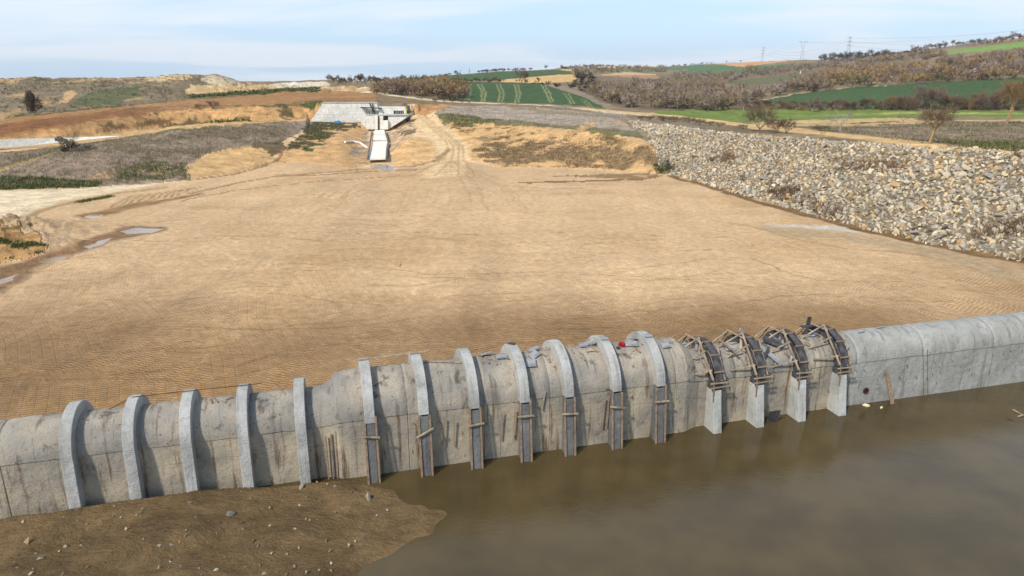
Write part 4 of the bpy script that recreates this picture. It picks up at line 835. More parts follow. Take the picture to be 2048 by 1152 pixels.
# woods: merged masses
def low_tree(seed, tw, wdt, nl=26, kind='bare'):
    (a, b), (c, d) = bare_tree(seed, levels=1, twigs=tw, tw_len=.16, tw_w=wdt, nb=5, spread=.6, trunk_h=.22)
    return np.vstack([a, c]), np.vstack([b, d + len(a)]), len(a)
LOWT = [low_tree(40 + i, 260, .011) for i in range(6)]
def low_bush(seed):
    v, f = foliage(seed, 170, .13, 5); return v, f, 0
LOWB = [low_bush(60 + i) for i in range(4)]
M_WOOD = mat_attr('wood_mass', 0.95, 0.6, 0.18)
def wood(name, polys, label, n, hr, cols, wcol, seed, ymin=200, ymax=1300, bush=0.25, kind='stuff', cat='woodland', wide=1.0):
    r = np.random.RandomState(seed); PL = [wpoly(p, ymin, ymax) for p in polys]; vs = []; fs = []; cs = []; b = 0
    area = np.array([0.5 * abs(np.dot(p[:, 0], np.roll(p[:, 1], 1)) - np.dot(p[:, 1], np.roll(p[:, 0], 1))) for p in PL])
    for pl, ar in zip(PL, area):
        k = int(n * ar / area.sum()); mn, mxx = pl.min(0), pl.max(0); q = np.zeros((0, 2))
        for _ in range(60):
            t = r.rand(k * 2, 2) * (mxx - mn) + mn; q = np.vstack([q, t[inside(pl, t[:, 0], t[:, 1])]])
            if len(q) >= k: break
        q = q[:k]; z = ground(q[:, 0], q[:, 1]); cl = fbm(q[:, 0], q[:, 1], 35, 3, 3)
        for i, (x, y) in enumerate(q):
            isb = r.rand() < bush; pv, pf, nt_ = (LOWB if isb else LOWT)[r.randint(4)]; h = (hr[0] + (hr[1] - hr[0]) * r.rand() ** 1.6 * 1.15) * (.6 if isb else 1); wd = h * r.uniform(.8, 1.3) * wide * (1.3 if isb else 1)
            an = r.rand() * 6.28; cA, sA = math.cos(an), math.sin(an); w_ = pv * np.array([wd, wd, h]); w_ = np.stack([w_[:, 0] * cA - w_[:, 1] * sA + x, w_[:, 0] * sA + w_[:, 1] * cA + y, w_[:, 2] + z[i] - .2], -1)
            c = cols[int(np.clip((cl[i] * .5 + .5) * len(cols) + r.normal() * .9, 0, len(cols) - 1))] * r.uniform(.75, 1.2)
            if isb: c = c * .75
            c_ = np.repeat(c[None], len(pv), 0); c_[:nt_] = C_(132, 116, 96) * .8
            vs.append(w_); fs.append(pf + b); cs.append(c_); b += len(pv)
    o = mesh_np(name, np.vstack(vs), np.vstack(fs), M_WOOD, colors=np.vstack(cs)); tag(o, label, cat, kind=kind); return o
BR = [C_(168, 150, 136), C_(152, 132, 114), C_(142, 122, 100), C_(164, 136, 98), C_(172, 140, 94), C_(132, 122, 90)]
PU = [C_(174, 158, 142), C_(164, 148, 130), C_(150, 134, 118), C_(146, 130, 102), C_(156, 136, 104)]
DK = [C_(92, 82, 60), C_(104, 90, 72), C_(84, 80, 50), C_(120, 100, 80)]
wood('woodland', [[(745, 186), (790, 178), (880, 176), (935, 180), (930, 200), (905, 205), (850, 200), (780, 193)]], 'dense leafless wood beside the pale road in the centre distance', 230, (5, 8), BR[1:] , 0, 1, 300, 460)
wood('woodland', [[(1170, 182), (1240, 180), (1340, 178), (1440, 182), (1520, 190), (1560, 178), (1600, 182), (1500, 203), (1500, 220), (1420, 222), (1310, 220), (1240, 214), (1200, 200)]], 'purple-brown leafless wood filling the valley left of the big green field', 520, (5.5, 9), PU + BR[:3], 0, 2, 300, 560)
wood('woodland', [[(1200, 172), (1340, 160), (1340, 146), (1440, 148), (1500, 140), (1620, 132), (1640, 126), (1660, 130), (1600, 148), (1500, 155), (1440, 170), (1340, 178), (1200, 182)], [(1150, 138), (1210, 136), (1340, 138), (1330, 145), (1200, 146), (1150, 150)]], 'pale purple scrub wood on the far slope under the orange field', 520, (4, 7), PU, 0, 3, 430, 1200, bush=.4)
wood('woodland', [[(1560, 178), (1640, 160), (1700, 142), (1780, 140), (1870, 142), (2048, 128), (2200, 120), (2200, 152), (2048, 158), (1850, 166), (1700, 177), (1600, 187)]], 'orange-brown leafless wood along the top edge of the big green field', 560, (6, 10), BR + DK[:1], 0, 4, 330, 800)
wood('woodland', [[(1650, 134), (1700, 124), (1800, 114), (1870, 104), (1900, 114), (2048, 104), (2200, 100), (2200, 122), (2048, 130), (1875, 136), (1868, 120), (1785, 121), (1760, 138), (1680, 142)]], 'brown and purple scrub wood on the upper right hillside', 640, (3, 6.5), BR[:4] + PU[:3], 0, 5, 450, 1000, bush=.35)
wood('undergrowth', [[(1500, 214), (1700, 215), (2048, 214), (2200, 214), (2200, 222), (2048, 221), (1700, 221), (1500, 220)]], 'low brown undergrowth along the valley hedge', 240, (1.6, 3.4), BR[1:5], 0, 6, 290, 400, bush=.3)
wood('thicket', [[(1150, 152), (1180, 150), (1205, 172), (1215, 182), (1170, 184), (1140, 180)], [(1055, 166), (1100, 170), (1140, 172), (1140, 178), (1080, 170)]], 'very dark evergreen thicket on the knoll right of the sandy field', 110, (2.5, 4.6), [C_(62, 58, 44), C_(72, 64, 54), C_(54, 54, 40)], 0, 7, 380, 700, bush=.7, cat='thicket')
wood('hedgerow', [[(880, 161), (985, 161), (1080, 163), (1080, 166), (985, 165), (880, 165)], [(1120, 137), (1200, 130), (1330, 129), (1330, 131), (1200, 133), (1130, 140)], [(1395, 124), (1430, 120), (1440, 123), (1400, 127)], [(1700, 117), (1860, 98), (1860, 103), (1700, 121)]], 'thin dark hedges dividing the distant fields', 260, (2, 4.5), DK, 0, 8, 380, 1500, bush=.6, cat='hedgerow')

# dry grass and weeds: small blades on the banks
def tufts(name, regions, label, seed, kind='stuff', cat='dry grass'):
    r = np.random.RandomState(seed); vs = []; cs = []; 
    for poly, n, h, w_, colr, ymin, ymax, thr in regions:
        pl = wpoly(poly, ymin, ymax); mn, mxx = pl.min(0), pl.max(0); q = np.zeros((0, 2))
        for _ in range(30):
            t = r.rand(n * 2, 2) * (mxx - mn) + mn; ok = inside(pl, t[:, 0], t[:, 1])
            if thr is not None: ok &= fbm(t[:, 0], t[:, 1], thr[0], 4, 3, .65) > thr[1]
            q = np.vstack([q, t[ok]])
            if len(q) >= n: break
        q = q[:n]; n_ = len(q); z = ground(q[:, 0], q[:, 1])
        for k in range(4):
            az = r.rand(n_) * 6.28; b0 = np.stack([q[:, 0] + r.normal(size=n_) * .25, q[:, 1] + r.normal(size=n_) * .25, z - .03], -1); s_ = np.stack([np.cos(az), np.sin(az), az * 0], -1) * (w_ * r.uniform(.5, 1.3, n_))[:, None]
            tip = b0 + np.stack([r.normal(size=n_) * h * .5, r.normal(size=n_) * h * .5, h * r.uniform(.5, 1.3, n_)], -1)
            vs.append(np.stack([b0 - s_, b0 + s_, tip], 1).reshape(-1, 3)); c = np.array(colr)[r.randint(len(colr), size=n_)] * r.uniform(.8, 1.2, (n_, 1)); cs.append(np.repeat(c, 3, 0))
    v = np.vstack(vs); o = mesh_np(name, v, np.arange(len(v)).reshape(-1, 3), M_WOOD, colors=np.vstack(cs)); tag(o, label, cat, kind=kind); return o
GR = [C_(158, 142, 116), C_(138, 122, 94), C_(176, 160, 134)]; WG = [C_(96, 104, 54), C_(82, 88, 48), C_(118, 116, 68)]
tufts('dry_grass', [([(945, 300), (1000, 272), (1130, 285), (1300, 296), (1335, 345), (1200, 337), (1000, 332), (945, 315)], 2600, .3, .07, [C_(132, 108, 78), C_(112, 96, 70), C_(150, 128, 96)], 100, 240, (4, -.1)), ([(880, 240), (960, 250), (1100, 262), (1200, 270), (1290, 290), (1200, 290), (1000, 275), (900, 262)], 700, .3, .07, [C_(132, 108, 78), C_(112, 100, 66)], 100, 240, (4, .1)), ([(0, 372), (200, 370), (372, 355), (372, 335), (420, 306), (560, 286), (600, 260), (560, 244), (450, 250), (330, 262), (200, 283), (0, 308)], 6500, .38, .05, GR, 38, 240, None),
                    ([(868, 226), (900, 213), (1000, 210), (1100, 215), (1250, 228), (1290, 275), (1200, 262), (1100, 255), (960, 243)], 3500, .35, .06, [C_(172, 158, 146), C_(150, 136, 122)], 100, 320, None),
                    ([(1600, 254), (1800, 250), (1900, 244), (2048, 244), (2150, 250), (2150, 310), (2048, 304), (1900, 296), (1760, 275)], 3500, .6, .06, [C_(160, 142, 122), C_(136, 118, 98), C_(104, 96, 62)], 110, 270, None)], 'dry greyish grass and thistles on the banks', 1)
tufts('weeds', [([(0, 356), (60, 354), (205, 364), (195, 374), (0, 379)], 700, .3, .12, WG, 60, 200, None), ([(-40, 525), (-40, 485), (40, 480), (108, 492), (60, 512)], 260, .22, .09, WG, 30, 120, (1.5, .3)), ([(250, 335), (372, 325), (380, 355), (230, 362)], 300, .35, .1, WG, 60, 200, None),
                ([(865, 232), (900, 228), (1000, 240), (940, 256)], 400, .4, .1, WG, 60, 300, None), ([(575, 290), (640, 243), (700, 243), (610, 300)], 600, .4, .1, WG + GR[1:2], 60, 300, (3.5, -.1)),
                ([(1880, 280), (2048, 286), (2100, 300), (2040, 304), (1930, 296)], 500, .5, .12, WG, 100, 260, None), ([(370, 193), (520, 180), (640, 176), (640, 180), (500, 189), (380, 197)], 700, .9, .35, WG, 225, 430, None),
                ([(430, 240), (500, 236), (500, 243), (420, 247)], 120, .7, .25, WG, 150, 260, None), ([(155, 404), (225, 391), (222, 395), (165, 406)], 120, .3, .1, WG, 60, 160, None)], 'low green weeds in patches on the earth banks', 2, cat='weeds')
tufts('brambles', [([(1480, 360), (1580, 370), (1640, 400), (1700, 430), (1850, 460), (1830, 480), (1700, 446), (1560, 400)], 500, .8, .035, [C_(104, 84, 64), C_(120, 98, 76)], 38, 200, (6, .0)), ([(1660, 320), (1820, 325), (1800, 345), (1680, 340)], 260, .8, .035, [C_(130, 104, 80)], 38, 200, None), ([(1390, 300), (1480, 310), (1460, 330), (1380, 320)], 200, .8, .04, [C_(124, 100, 76)], 38, 200, (6, 0)), ([(1900, 430), (2048, 440), (2048, 470), (1950, 480)], 200, .8, .03, [C_(110, 90, 70)], 38, 200, (5, .1))], 'dry brown brambles growing through the rubble', 3, cat='brambles')

# ------------------------------------------------------------------ concrete culvert
# local frame: x along the culvert, y away from the camera, z up
CA = math.atan(AXS)
culv = empty('concrete_culvert', (0, AX0, 0), CA)
tag(culv, 'long vaulted concrete culvert under construction with arched ribs, beside muddy water', 'culvert')
Minv = Matrix.Rotation(-CA, 4, 'Z') @ Matrix.Translation((0, -AX0, 0)); Mloc = Matrix.Translation((0, AX0, 0)) @ Matrix.Rotation(CA, 4, 'Z')
U0, U1 = -9.4, 9.7
def sect(u):
    "radius, springing height"
    t = min(sstep(U0 - .35, U0 + .25, u), 1 - sstep(U1 - .15, U1 + .95, u)); return 1.45 + .40 * t, .62 + .33 * t
def concrete(name, c1, c2, cst, streak=1.0, dirt=1.0, grain=7.0):
    m, nt, b = mat_new(name, 0.9, 0.2); g = G(nt); N = nt.nodes; L = nt.links
    pos = N.new('ShaderNodeTexCoord').outputs['Object']
    big = g.noise(pos, 0.55, 5, 0.6); mid = g.noise(pos, 2.2, 6, 0.65); fine = g.noise(pos, grain * 2, 5, 0.7)
    c = g.mix(g.rng(big, 0.38, 0.62), c1, c2)
    st = g.rng(g.noise(g.mapping(pos, scale=(3.2, .6, .28)), 1.0, 5, 0.6), 0.52, 0.70)
    c = g.mix(g.m('MULTIPLY', st, .75 * streak), c, cst)
    bl = g.rng(g.noise(g.mapping(pos, loc=(9, 4, 1)), 0.9, 8, 0.72, 0.3), 0.55, 0.66)
    c = g.mix(g.m('MULTIPLY', bl, .75 * dirt), c, tuple(np.array(cst) * .6))
    sp_ = g.rng(g.noise(g.mapping(pos, loc=(2, 8, 3)), 4.2, 8, 0.8), 0.575, 0.65); c = g.mix(g.m('MULTIPLY', sp_, .85 * dirt), c, tuple(np.array(cst) * .45))
    k = g.m('MULTIPLY', g.rng(mid, .3, .7, .84, 1.12), g.rng(fine, .3, .7, .86, 1.1))
    v = N.new('ShaderNodeVectorMath'); v.operation = 'SCALE'; L.new(c, v.inputs[0]); L.new(k, v.inputs['Scale']); L.new(v.outputs[0], b.inputs['Base Color'])
    h = g.m('ADD', g.m('MULTIPLY', mid, .10), g.m('MULTIPLY', fine, .045))
    bp = N.new('ShaderNodeBump'); bp.inputs['Strength'].default_value = .8; bp.inputs['Distance'].default_value = 1.0; L.new(h, bp.inputs['Height']); L.new(bp.outputs[0], b.inputs['Normal'])
    return m
T3 = lambda *c: tuple(s2l(c) * .78)
M_C_TAN = concrete('muddy_concrete', T3(178, 166, 148), T3(146, 141, 132), T3(102, 94, 82), 1.0, 1.1)
M_C_WALL = concrete('stained_wall_concrete', T3(190, 176, 152), T3(158, 150, 136), T3(112, 88, 64), 1.3, .6)
M_C_GREY = concrete('grey_concrete', T3(178, 176, 168), T3(162, 160, 152), T3(120, 114, 102), .8, .5)
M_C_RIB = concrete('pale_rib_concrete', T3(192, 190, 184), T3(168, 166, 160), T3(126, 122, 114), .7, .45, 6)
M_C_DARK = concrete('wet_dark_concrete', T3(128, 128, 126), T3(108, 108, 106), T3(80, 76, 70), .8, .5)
M_C_BUT = concrete('buttress_concrete', T3(196, 196, 190), T3(180, 180, 172), T3(140, 134, 122), .6, .3)
def barrel(name, u0, u1, part, mat, joints, parent):
    "part: 'vault' arch shell or 'wall' near/far upright; rings along x with narrow shadow joints"
    us = [u0]
    x = u0
    while x < u1 - .01: x = min(u1, x + .5); us.append(x)
    for j in joints:
        if u0 + .1 < j < u1 - .1: us += [j - .035, j - .012, j + .012, j + .035]
    us = sorted(set(round(q, 3) for q in us)); v = []; f = []; rj = random.Random(2)
    for u in us:
        Rr, zs = sect(u); dj = .035 if any(abs(u - j) < .02 for j in joints) else 0
        ring = []
        if part == 'vault':
            for k in range(29):
                t = math.pi * k / 28; ring.append((u, -(Rr - dj) * math.cos(t), zs + (Rr - dj) * math.sin(t)))
        else:
            for z_ in (zs - .012, zs - .5, zs - 1.02, zs - 1.035, zs - 1.05, zs - 1.9, zs - 3.8):
                gd = .03 if abs(z_ - (zs - 1.035)) < .001 else 0
                ring.append((u, -(Rr - .035 - dj - gd), z_))
            ring = [(u, -(Rr - .25), zs)] + ring
            ring2 = [(x_, -y_, z_) for x_, y_, z_ in ring[::-1]]; ring = ring + ring2
        v += ring
    k = len(ring); 
    for i in range(len(us) - 1):
        for j in range(k - 1):
            if part != 'vault' and j == k // 2 - 1: continue
            f.append((i * k + j, (i + 1) * k + j, (i + 1) * k + j + 1, i * k + j + 1))
    me = bpy.data.meshes.new(name); me.from_pydata([tuple(map(float, q)) for q in v], [], f)
    bm = bmesh.new(); bm.from_mesh(me)
    if part == 'vault':
        bm.verts.ensure_lookup_table()
        # uneven hand-finished surface
        for vt in bm.verts:
            nn = .035 * float(fbm(vt.co.x + 50, math.atan2(vt.co.z - .7, vt.co.y) * 1.7 + 30, 1.1, 3, 2)); vt.co.z += nn
    bmesh.ops.recalc_face_normals(bm, faces=bm.faces); bm.to_mesh(me); bm.free()
    for p_ in me.polygons: p_.use_smooth = True
    me.materials.append(mat); o = bpy.data.objects.new(name, me); col.objects.link(o); o.parent = parent
    if part == 'vault':
        pass
    for p_ in me.polygons: p_.use_smooth = False if part != 'vault' else True
    return o
UL, UR = -34.0, 62.0
def u_of_px(px, py):
    a, t = ray(px, py); x = AX0 * a / (1 - AXS * a); return x / math.cos(CA)
ribs = [(u_of_px(px, py)) for px, py in [(145, 802), (265, 790), (375, 778), (485, 768), (597, 757), (728, 717), (832, 708), (930, 700), (1027, 688), (1113, 678), (1205, 668), (1290, 661)]]
ribs = [ribs[0] - 7.5, ribs[0] - 5.0] + ribs
fr = [11.4, 14.15, 16.95, 19.75]
jl = [a + 1.3 for a in np.arange(-33, U0, 2.6)]
for a_, b_, nm in ((UL, U0 + .1, 'low'), (U0 + .1, U1 - .1, 'mid'), (U1 - .1, UR, 'right')):
    js = {'low': jl, 'mid': [-5.9, -2.0, 1.6, 5.2, 8.9], 'right': [11.9, 12.9, 15.5, 18.3, 21.2, 26.1, 31.6, 37, 42.5, 48, 53.5]}[nm]
    if nm != 'right':
        barrel('vault', a_, b_, 'vault', M_C_TAN, js, culv); barrel('side_wall', a_, b_, 'wall', M_C_WALL, js, culv)
    else:
        barrel('vault', a_, 20.9, 'vault', M_C_TAN, js, culv); barrel('vault', 20.9, b_, 'vault', M_C_GREY, js, culv)
        barrel('side_wall', a_, 20.9, 'wall', M_C_WALL, js, culv); barrel('side_wall', 20.9, b_, 'wall', M_C_GREY, js, culv)
M_IRON = mat_noise('rusty_iron', s2l((92, 58, 40)), s2l((60, 44, 36)), 6)
M_FORM = mat_noise('dark_formwork_ply', s2l((44, 43, 46)), s2l((84, 82, 82)), 3, stretch=(1, 1, .3))
M_TIMBER = mat_noise('weathered_timber', s2l((172, 154, 130)), s2l((116, 102, 84)), 3)
M_TIMBER2 = mat_noise('brown_timber', s2l((112, 92, 74)), s2l((146, 124, 102)), 5)
M_PLY = mat_noise('grey_formwork_panel', s2l((150, 150, 150)), s2l((112, 112, 114)), 2.5)
def arc_band(mb, u, Rr, zs, r0, r1, t0, t1, wd, n=22, yf=1.0):
    "curved band of the vault between two angles, measured from the near springing"
    pts_ = []
    for k in range(n + 1):
        t = t0 + (t1 - t0) * k / n
        for rr_ in (r0, r1):
            for s_ in (-1, 1): pts_.append((u + s_ * wd / 2, -rr_ * math.cos(t), zs + rr_ * math.sin(t)))
    fs = []
    for k in range(n):
        b = 4 * k; c = b + 4; fs += [(b, c, c + 1, b + 1), (b + 2, b + 3, c + 3, c + 2), (b, b + 2, c + 2, c), (b + 1, c + 1, c + 3, b + 3)]
    fs += [(0, 1, 3, 2), (4 * n, 4 * n + 2, 4 * n + 3, 4 * n + 1)]; mb.add(pts_, fs)
rb = random.Random(8)
def buttress(u, Rr, zs, top, mat, w=.52, out0=.52, out1=.95):
    mb = MB(); y0 = -(Rr - .1)
    poly = [(u - w / 2, y0, top), (u - w / 2, -(Rr + out0), top), (u - w / 2, -(Rr + out1), -2.9), (u - w / 2, y0, -2.9)]
    mb.prism(poly, (w, 0, 0)); return mb.build('buttress', mat, culv, bevel=.015)
for k, u in enumerate(ribs):
    Rr, zs = sect(u); mb = MB(); wdt = .50
    end = 0.0 if k < 8 else 0.05
    arc_band(mb, u, Rr, zs, Rr - .08, Rr + .50, end, math.pi, wdt); mb.build('rib', M_C_RIB, culv, bevel=.02)
    mb = MB(); mb.box((u, Rr + .2, zs - .9), (.5, .5, 1.8)); mb.build('buttress', M_C_RIB, culv)
    if k < 7: buttress(u, Rr, zs, zs - .003, M_C_RIB, .497, .497, .7)
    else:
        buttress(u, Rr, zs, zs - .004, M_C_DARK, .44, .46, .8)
        # timber edge boards left on the cast buttress
        for s_ in (-1, 1):
            q = MB(); q.beam((u + s_ * .27, -(Rr + .47), zs + rb.uniform(.0, .35)), (u + s_ * .27, -(Rr + .80), -2.2), .05, .10); q.build('form_board', M_TIMBER2, culv)
        q = MB(); q.beam((u - .45, -(Rr + .66), zs - rb.uniform(.5, 1.0)), (u + .42, -(Rr + .68), zs - rb.uniform(.5, .8)), .06, .08); q.build('form_cleat', M_TIMBER, culv)
for u in fr:
    Rr, zs = sect(u); buttress(u, Rr, zs, zs - .35, M_C_BUT, .52, .62, 1.15)
    q = MB(); q.box((u, -(Rr + .2), zs - .18), (.50, .62, .30)); q.build('construction_joint', M_C_DARK, culv)
# outlet ring, rebar
q = MB(); 
def on_wall(px, py, yv=None, z=None):
    "photo point on the near wall plane y = -R (local)"
    a, t = ray(px, py); o_ = Minv @ Vector((0, 0, CAMZ)); d_ = (Minv.to_3x3() @ Vector((a, 1, t)))
    yv = -1.42 if yv is None else yv; s_ = (yv - o_.y) / d_.y; return o_ + d_ * s_
pw = on_wall(1731, 781)
n_ = 20; ov = []; 
for k in range(n_):
    t = 2 * math.pi * k / n_
    for r_, y_ in ((.15, .0), (.20, .0), (.20, -.07), (.15, -.07)): ov.append((pw.x + r_ * math.cos(t), pw.y + y_, pw.z + r_ * math.sin(t)))
of = []
for k in range(n_):
    b = 4 * k; c = 4 * ((k + 1) % n_)
    for j in range(4): of.append((b + j, b + (j + 1) % 4, c + (j + 1) % 4, c + j))
q.add(ov, of); pr = q.build('outlet_pipe', M_IRON, culv)
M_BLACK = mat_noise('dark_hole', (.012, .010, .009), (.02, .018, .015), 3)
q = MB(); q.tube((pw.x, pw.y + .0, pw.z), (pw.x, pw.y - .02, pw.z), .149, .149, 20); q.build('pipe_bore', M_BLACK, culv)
for px0, py0, px1, py1 in ((1846, 696, 1847, 792), (1855, 700, 1856, 790)):
    a0 = on_wall(px0, py0, -1.50); a1 = on_wall(px1, py1, -1.50); q = MB(); q.tube(a0, a1, .014, .014, 5); q.build('steel_bar', M_IRON, culv)
# bent tie wires and form-tie holes sticking out of the wall face
rw = random.Random(12)
for u0, u1, n_t in ((21, 45, 60), (12, 20.5, 18), (-8, 9, 26)):
    q = MB()
    for k in range(n_t):
        u = rw.uniform(u0, u1); Rr, zs = sect(u); z_ = zs - rw.choice([.35, .5, 1.2, 1.5, 1.9]) - rw.uniform(0, .12)
        q.tube((u, -(Rr - .05), z_), (u + rw.uniform(-.12, .2), -(Rr + .03), z_ - rw.uniform(.12, .3)), .012, .01, 4)
    q.build('tie_wires', M_IRON, culv)
# painted ring marks on the vault
def vhit(px, py, lift=0.0):
    "where the sight line meets the culvert; world point + local normal"
    a, t = ray(px, py); o_ = Minv @ Vector((0, 0, CAMZ)); d_ = (Minv.to_3x3() @ Vector((a, 1, t))); s_ = 20.0
    while s_ < 60:
        p = o_ + d_ * s_; Rr, zs = sect(p.x)
        if (p.z <= zs and abs(p.y) < Rr) or (p.z > zs and math.hypot(p.y, p.z - zs) < Rr):
            n_ = Vector((0, -1, 0)) if p.z <= zs else Vector((0, p.y, p.z - zs)).normalized(); return p + n_ * lift, n_
        s_ += .01
    p = o_ + d_ * ((0 - o_.y) / d_.y); Rr, zs = sect(p.x); return Vector((p.x, .35, zs + Rr + lift)), Vector((0, .15, 1)).normalized()
M_PAINT = mat_noise('black_marker_paint', (.03, .03, .03), (.06, .055, .05), 4)
for px, py in ((1394, 720), (1386, 733)):
    p, n_ = vhit(px, py); t1_ = Vector((1, 0, 0)); t2_ = n_.cross(t1_); q = MB(); r_ = .15 if px == 1394 else .08; prev = None
    for k in range(17):
        t = 2 * math.pi * k / 16; c = p + n_ * .012 + t1_ * math.cos(t) * r_ + t2_ * math.sin(t) * r_ * 1.2
        if prev is not None: q.beam(prev, c, .02, .012, up=n_)
        prev = c
    q.build('painted_ring', M_PAINT, culv)

# ---- curved formwork with timber shoring on the four unfinished ribs
names4 = ['leftmost of the four', 'topped by a blue sheet', 'right of the loose dark panel', 'topped by an upright board']
for i, u in enumerate(fr):
    Rr, zs = sect(u); rr_ = random.Random(50 + i)
    fw = empty('rib_formwork', Mloc @ Vector((u, 0, zs)), CA); tag(fw, 'black curved rib formwork with timber struts, ' + names4[i], 'formwork', 'rib formworks on the unfinished ribs')
    q = MB(); arc_band(q, 0.16, Rr, 0, Rr + .44, Rr + .52, R(3), R(150), .46, 6); q.build('top_shutter', M_FORM, fw)
    for s_ in (-1, 1):
        q = MB(); arc_band(q, 0.05 + s_ * .28, Rr, 0, Rr - .02, Rr + .50, R(4), R(158), .03, 6); q.build('side_shutter', M_FORM, fw)
    # straight rails lying tangent against the shutter
    def pol(t, r_, x): return Vector((x, -r_ * math.cos(R(t)), r_ * math.sin(R(t))))
    x0 = -.42
    segs = [(pol(8, Rr + .62, x0 + .12), pol(62, Rr + 1.02, x0 - .1 - rr_.uniform(0, .1))), (pol(70, Rr + .72, x0), pol(118, Rr + .78, x0 - .05)), (pol(118, Rr + .70, x0), pol(165, Rr + .7, x0))]
    segs[0] = (segs[0][0], segs[0][1] + Vector((-.1, .45, .22 if i != 1 else .35)))
    for a_, b_ in segs:
        q = MB(); q.beam(a_, b_, .09, .07); q.build('rail', M_TIMBER, fw)
    q = MB(); q.beam(pol(6, Rr + .58, .46), pol(66, Rr + .72, .44), .07, .05); q.build('rail', M_TIMBER, fw)
    # struts from the rail down to the vault on the left
    for t, ln in ((22, 1.35), (50, 1.35), (84, 1.3), (125, 1.2)):
        f_ = .5 + .02 * t; top = segs[0][0].lerp(segs[0][1], min(1, max(0, (t - 8) / 62.))) if t < 70 else pol(t, Rr + .74, x0)
        q = MB(); q.beam(top + Vector((.12, -.03, .02)), pol(t - 4 + rr_.uniform(-3, 3), Rr + .06, x0 - ln * rr_.uniform(.85, 1.05)), .075, .055); q.build('strut', M_TIMBER, fw)
    for t in (3, -9):
        q = MB(); zc_ = Rr * math.sin(R(t)); q.beam((-.48, -(Rr + .68), zc_ + .05), (.55 + rr_.uniform(0, .2), -(Rr + .70), zc_ + .08 + rr_.uniform(-.05, .05)), .07, .06); q.build('crosspiece', M_TIMBER2 if t < 0 else M_TIMBER, fw)
    q = MB(); q.beam((-.28, -(Rr + .64), .25), (-.25, -(Rr + .70), -.9 - rr_.uniform(0, .4)), .07, .05); q.build('upright', M_TIMBER2, fw)
    q = MB(); q.beam((.27, -(Rr + .56), .2), (.75, -(Rr - .1), .12), .06, .05); q.build('brace', M_TIMBER, fw)
    q = MB(); q.box((0.02, -(Rr + .30), -.16), (.62, .60, .34)); q.build('end_box', M_FORM, fw)
    for k in range(9):
        t = rr_.uniform(15, 125); x_ = rr_.choice([-.55, .5]) + rr_.uniform(-.1, .1); q = MB(); q.beam(pol(t, Rr + .10, x_), pol(t + rr_.uniform(10, 24), Rr + rr_.uniform(.12, .5), x_ + rr_.uniform(-.7, .5)), rr_.uniform(.05, .16), .035); q.build('loose_board', rr_.choice([M_TIMBER, M_TIMBER2, M_FORM, M_PLY]), fw)
    for k, t in enumerate((20, 48, 78, 108)):
        q = MB(); q.beam(pol(t, Rr + .56, -.18), pol(t, Rr + .56, .44), .05, .08); q.build('waler', M_TIMBER2, fw)
    if i == 3:
        q = MB(); q.box((-.75, .55, Rr + .75), (.26, .05, .55), Matrix.Rotation(.15, 3, 'Y')); q.box((-.9, .45, Rr + .48), (.9, .3, .05)); q.build('upright_board', M_FORM, fw)

# ---- boards, panels and litter lying on the vault
def W(p): return Mloc @ p
def stick(p0, p1, label, w=.06, h=.04, mat=None, name='timber_stick', group=None, lift=.05, cat='timber'):
    a, n0 = vhit(p0[0], p0[1], lift); b, n1 = vhit(p1[0], p1[1], lift); a = W(a); b = W(b); c = (a + b) / 2
    q = MB(); q.beam(a - c, b - c, w, h, up=Mloc.to_3x3() @ n0); o = q.build(name, mat or M_TIMBER); o.location = c; tag(o, label, cat, group); return o
def panel(px, py, wd, hd, ang, label, mat=None, name='formwork_panel', group=None, lift=.06, tilt=(0, 0), ribs_=True, cat='panel'):
    p, n_ = vhit(px, py, lift); n_ = (Mloc.to_3x3() @ n_).normalized(); x_ = (Mloc.to_3x3() @ Vector((1, 0, 0))); y_ = n_.cross(x_).normalized(); x_ = y_.cross(n_)
    o = empty(name, W(p)); M = Matrix((x_, y_, n_)).transposed().to_4x4() @ Matrix.Rotation(R(ang), 4, 'Z') @ Matrix.Rotation(R(tilt[0]), 4, 'X') @ Matrix.Rotation(R(tilt[1]), 4, 'Y'); M.translation = W(p); o.matrix_world = M
    q = MB(); q.box((0, 0, .03), (wd, hd, .025)); q.build('sheet', mat or M_PLY, o)
    if ribs_:
        q = MB()
        for k in (-.4, 0, .4): q.box((k * wd, 0, .0), (.05, hd, .035))
        q.build('batten', M_TIMBER2, o)
    tag(o, label, cat, group); return o
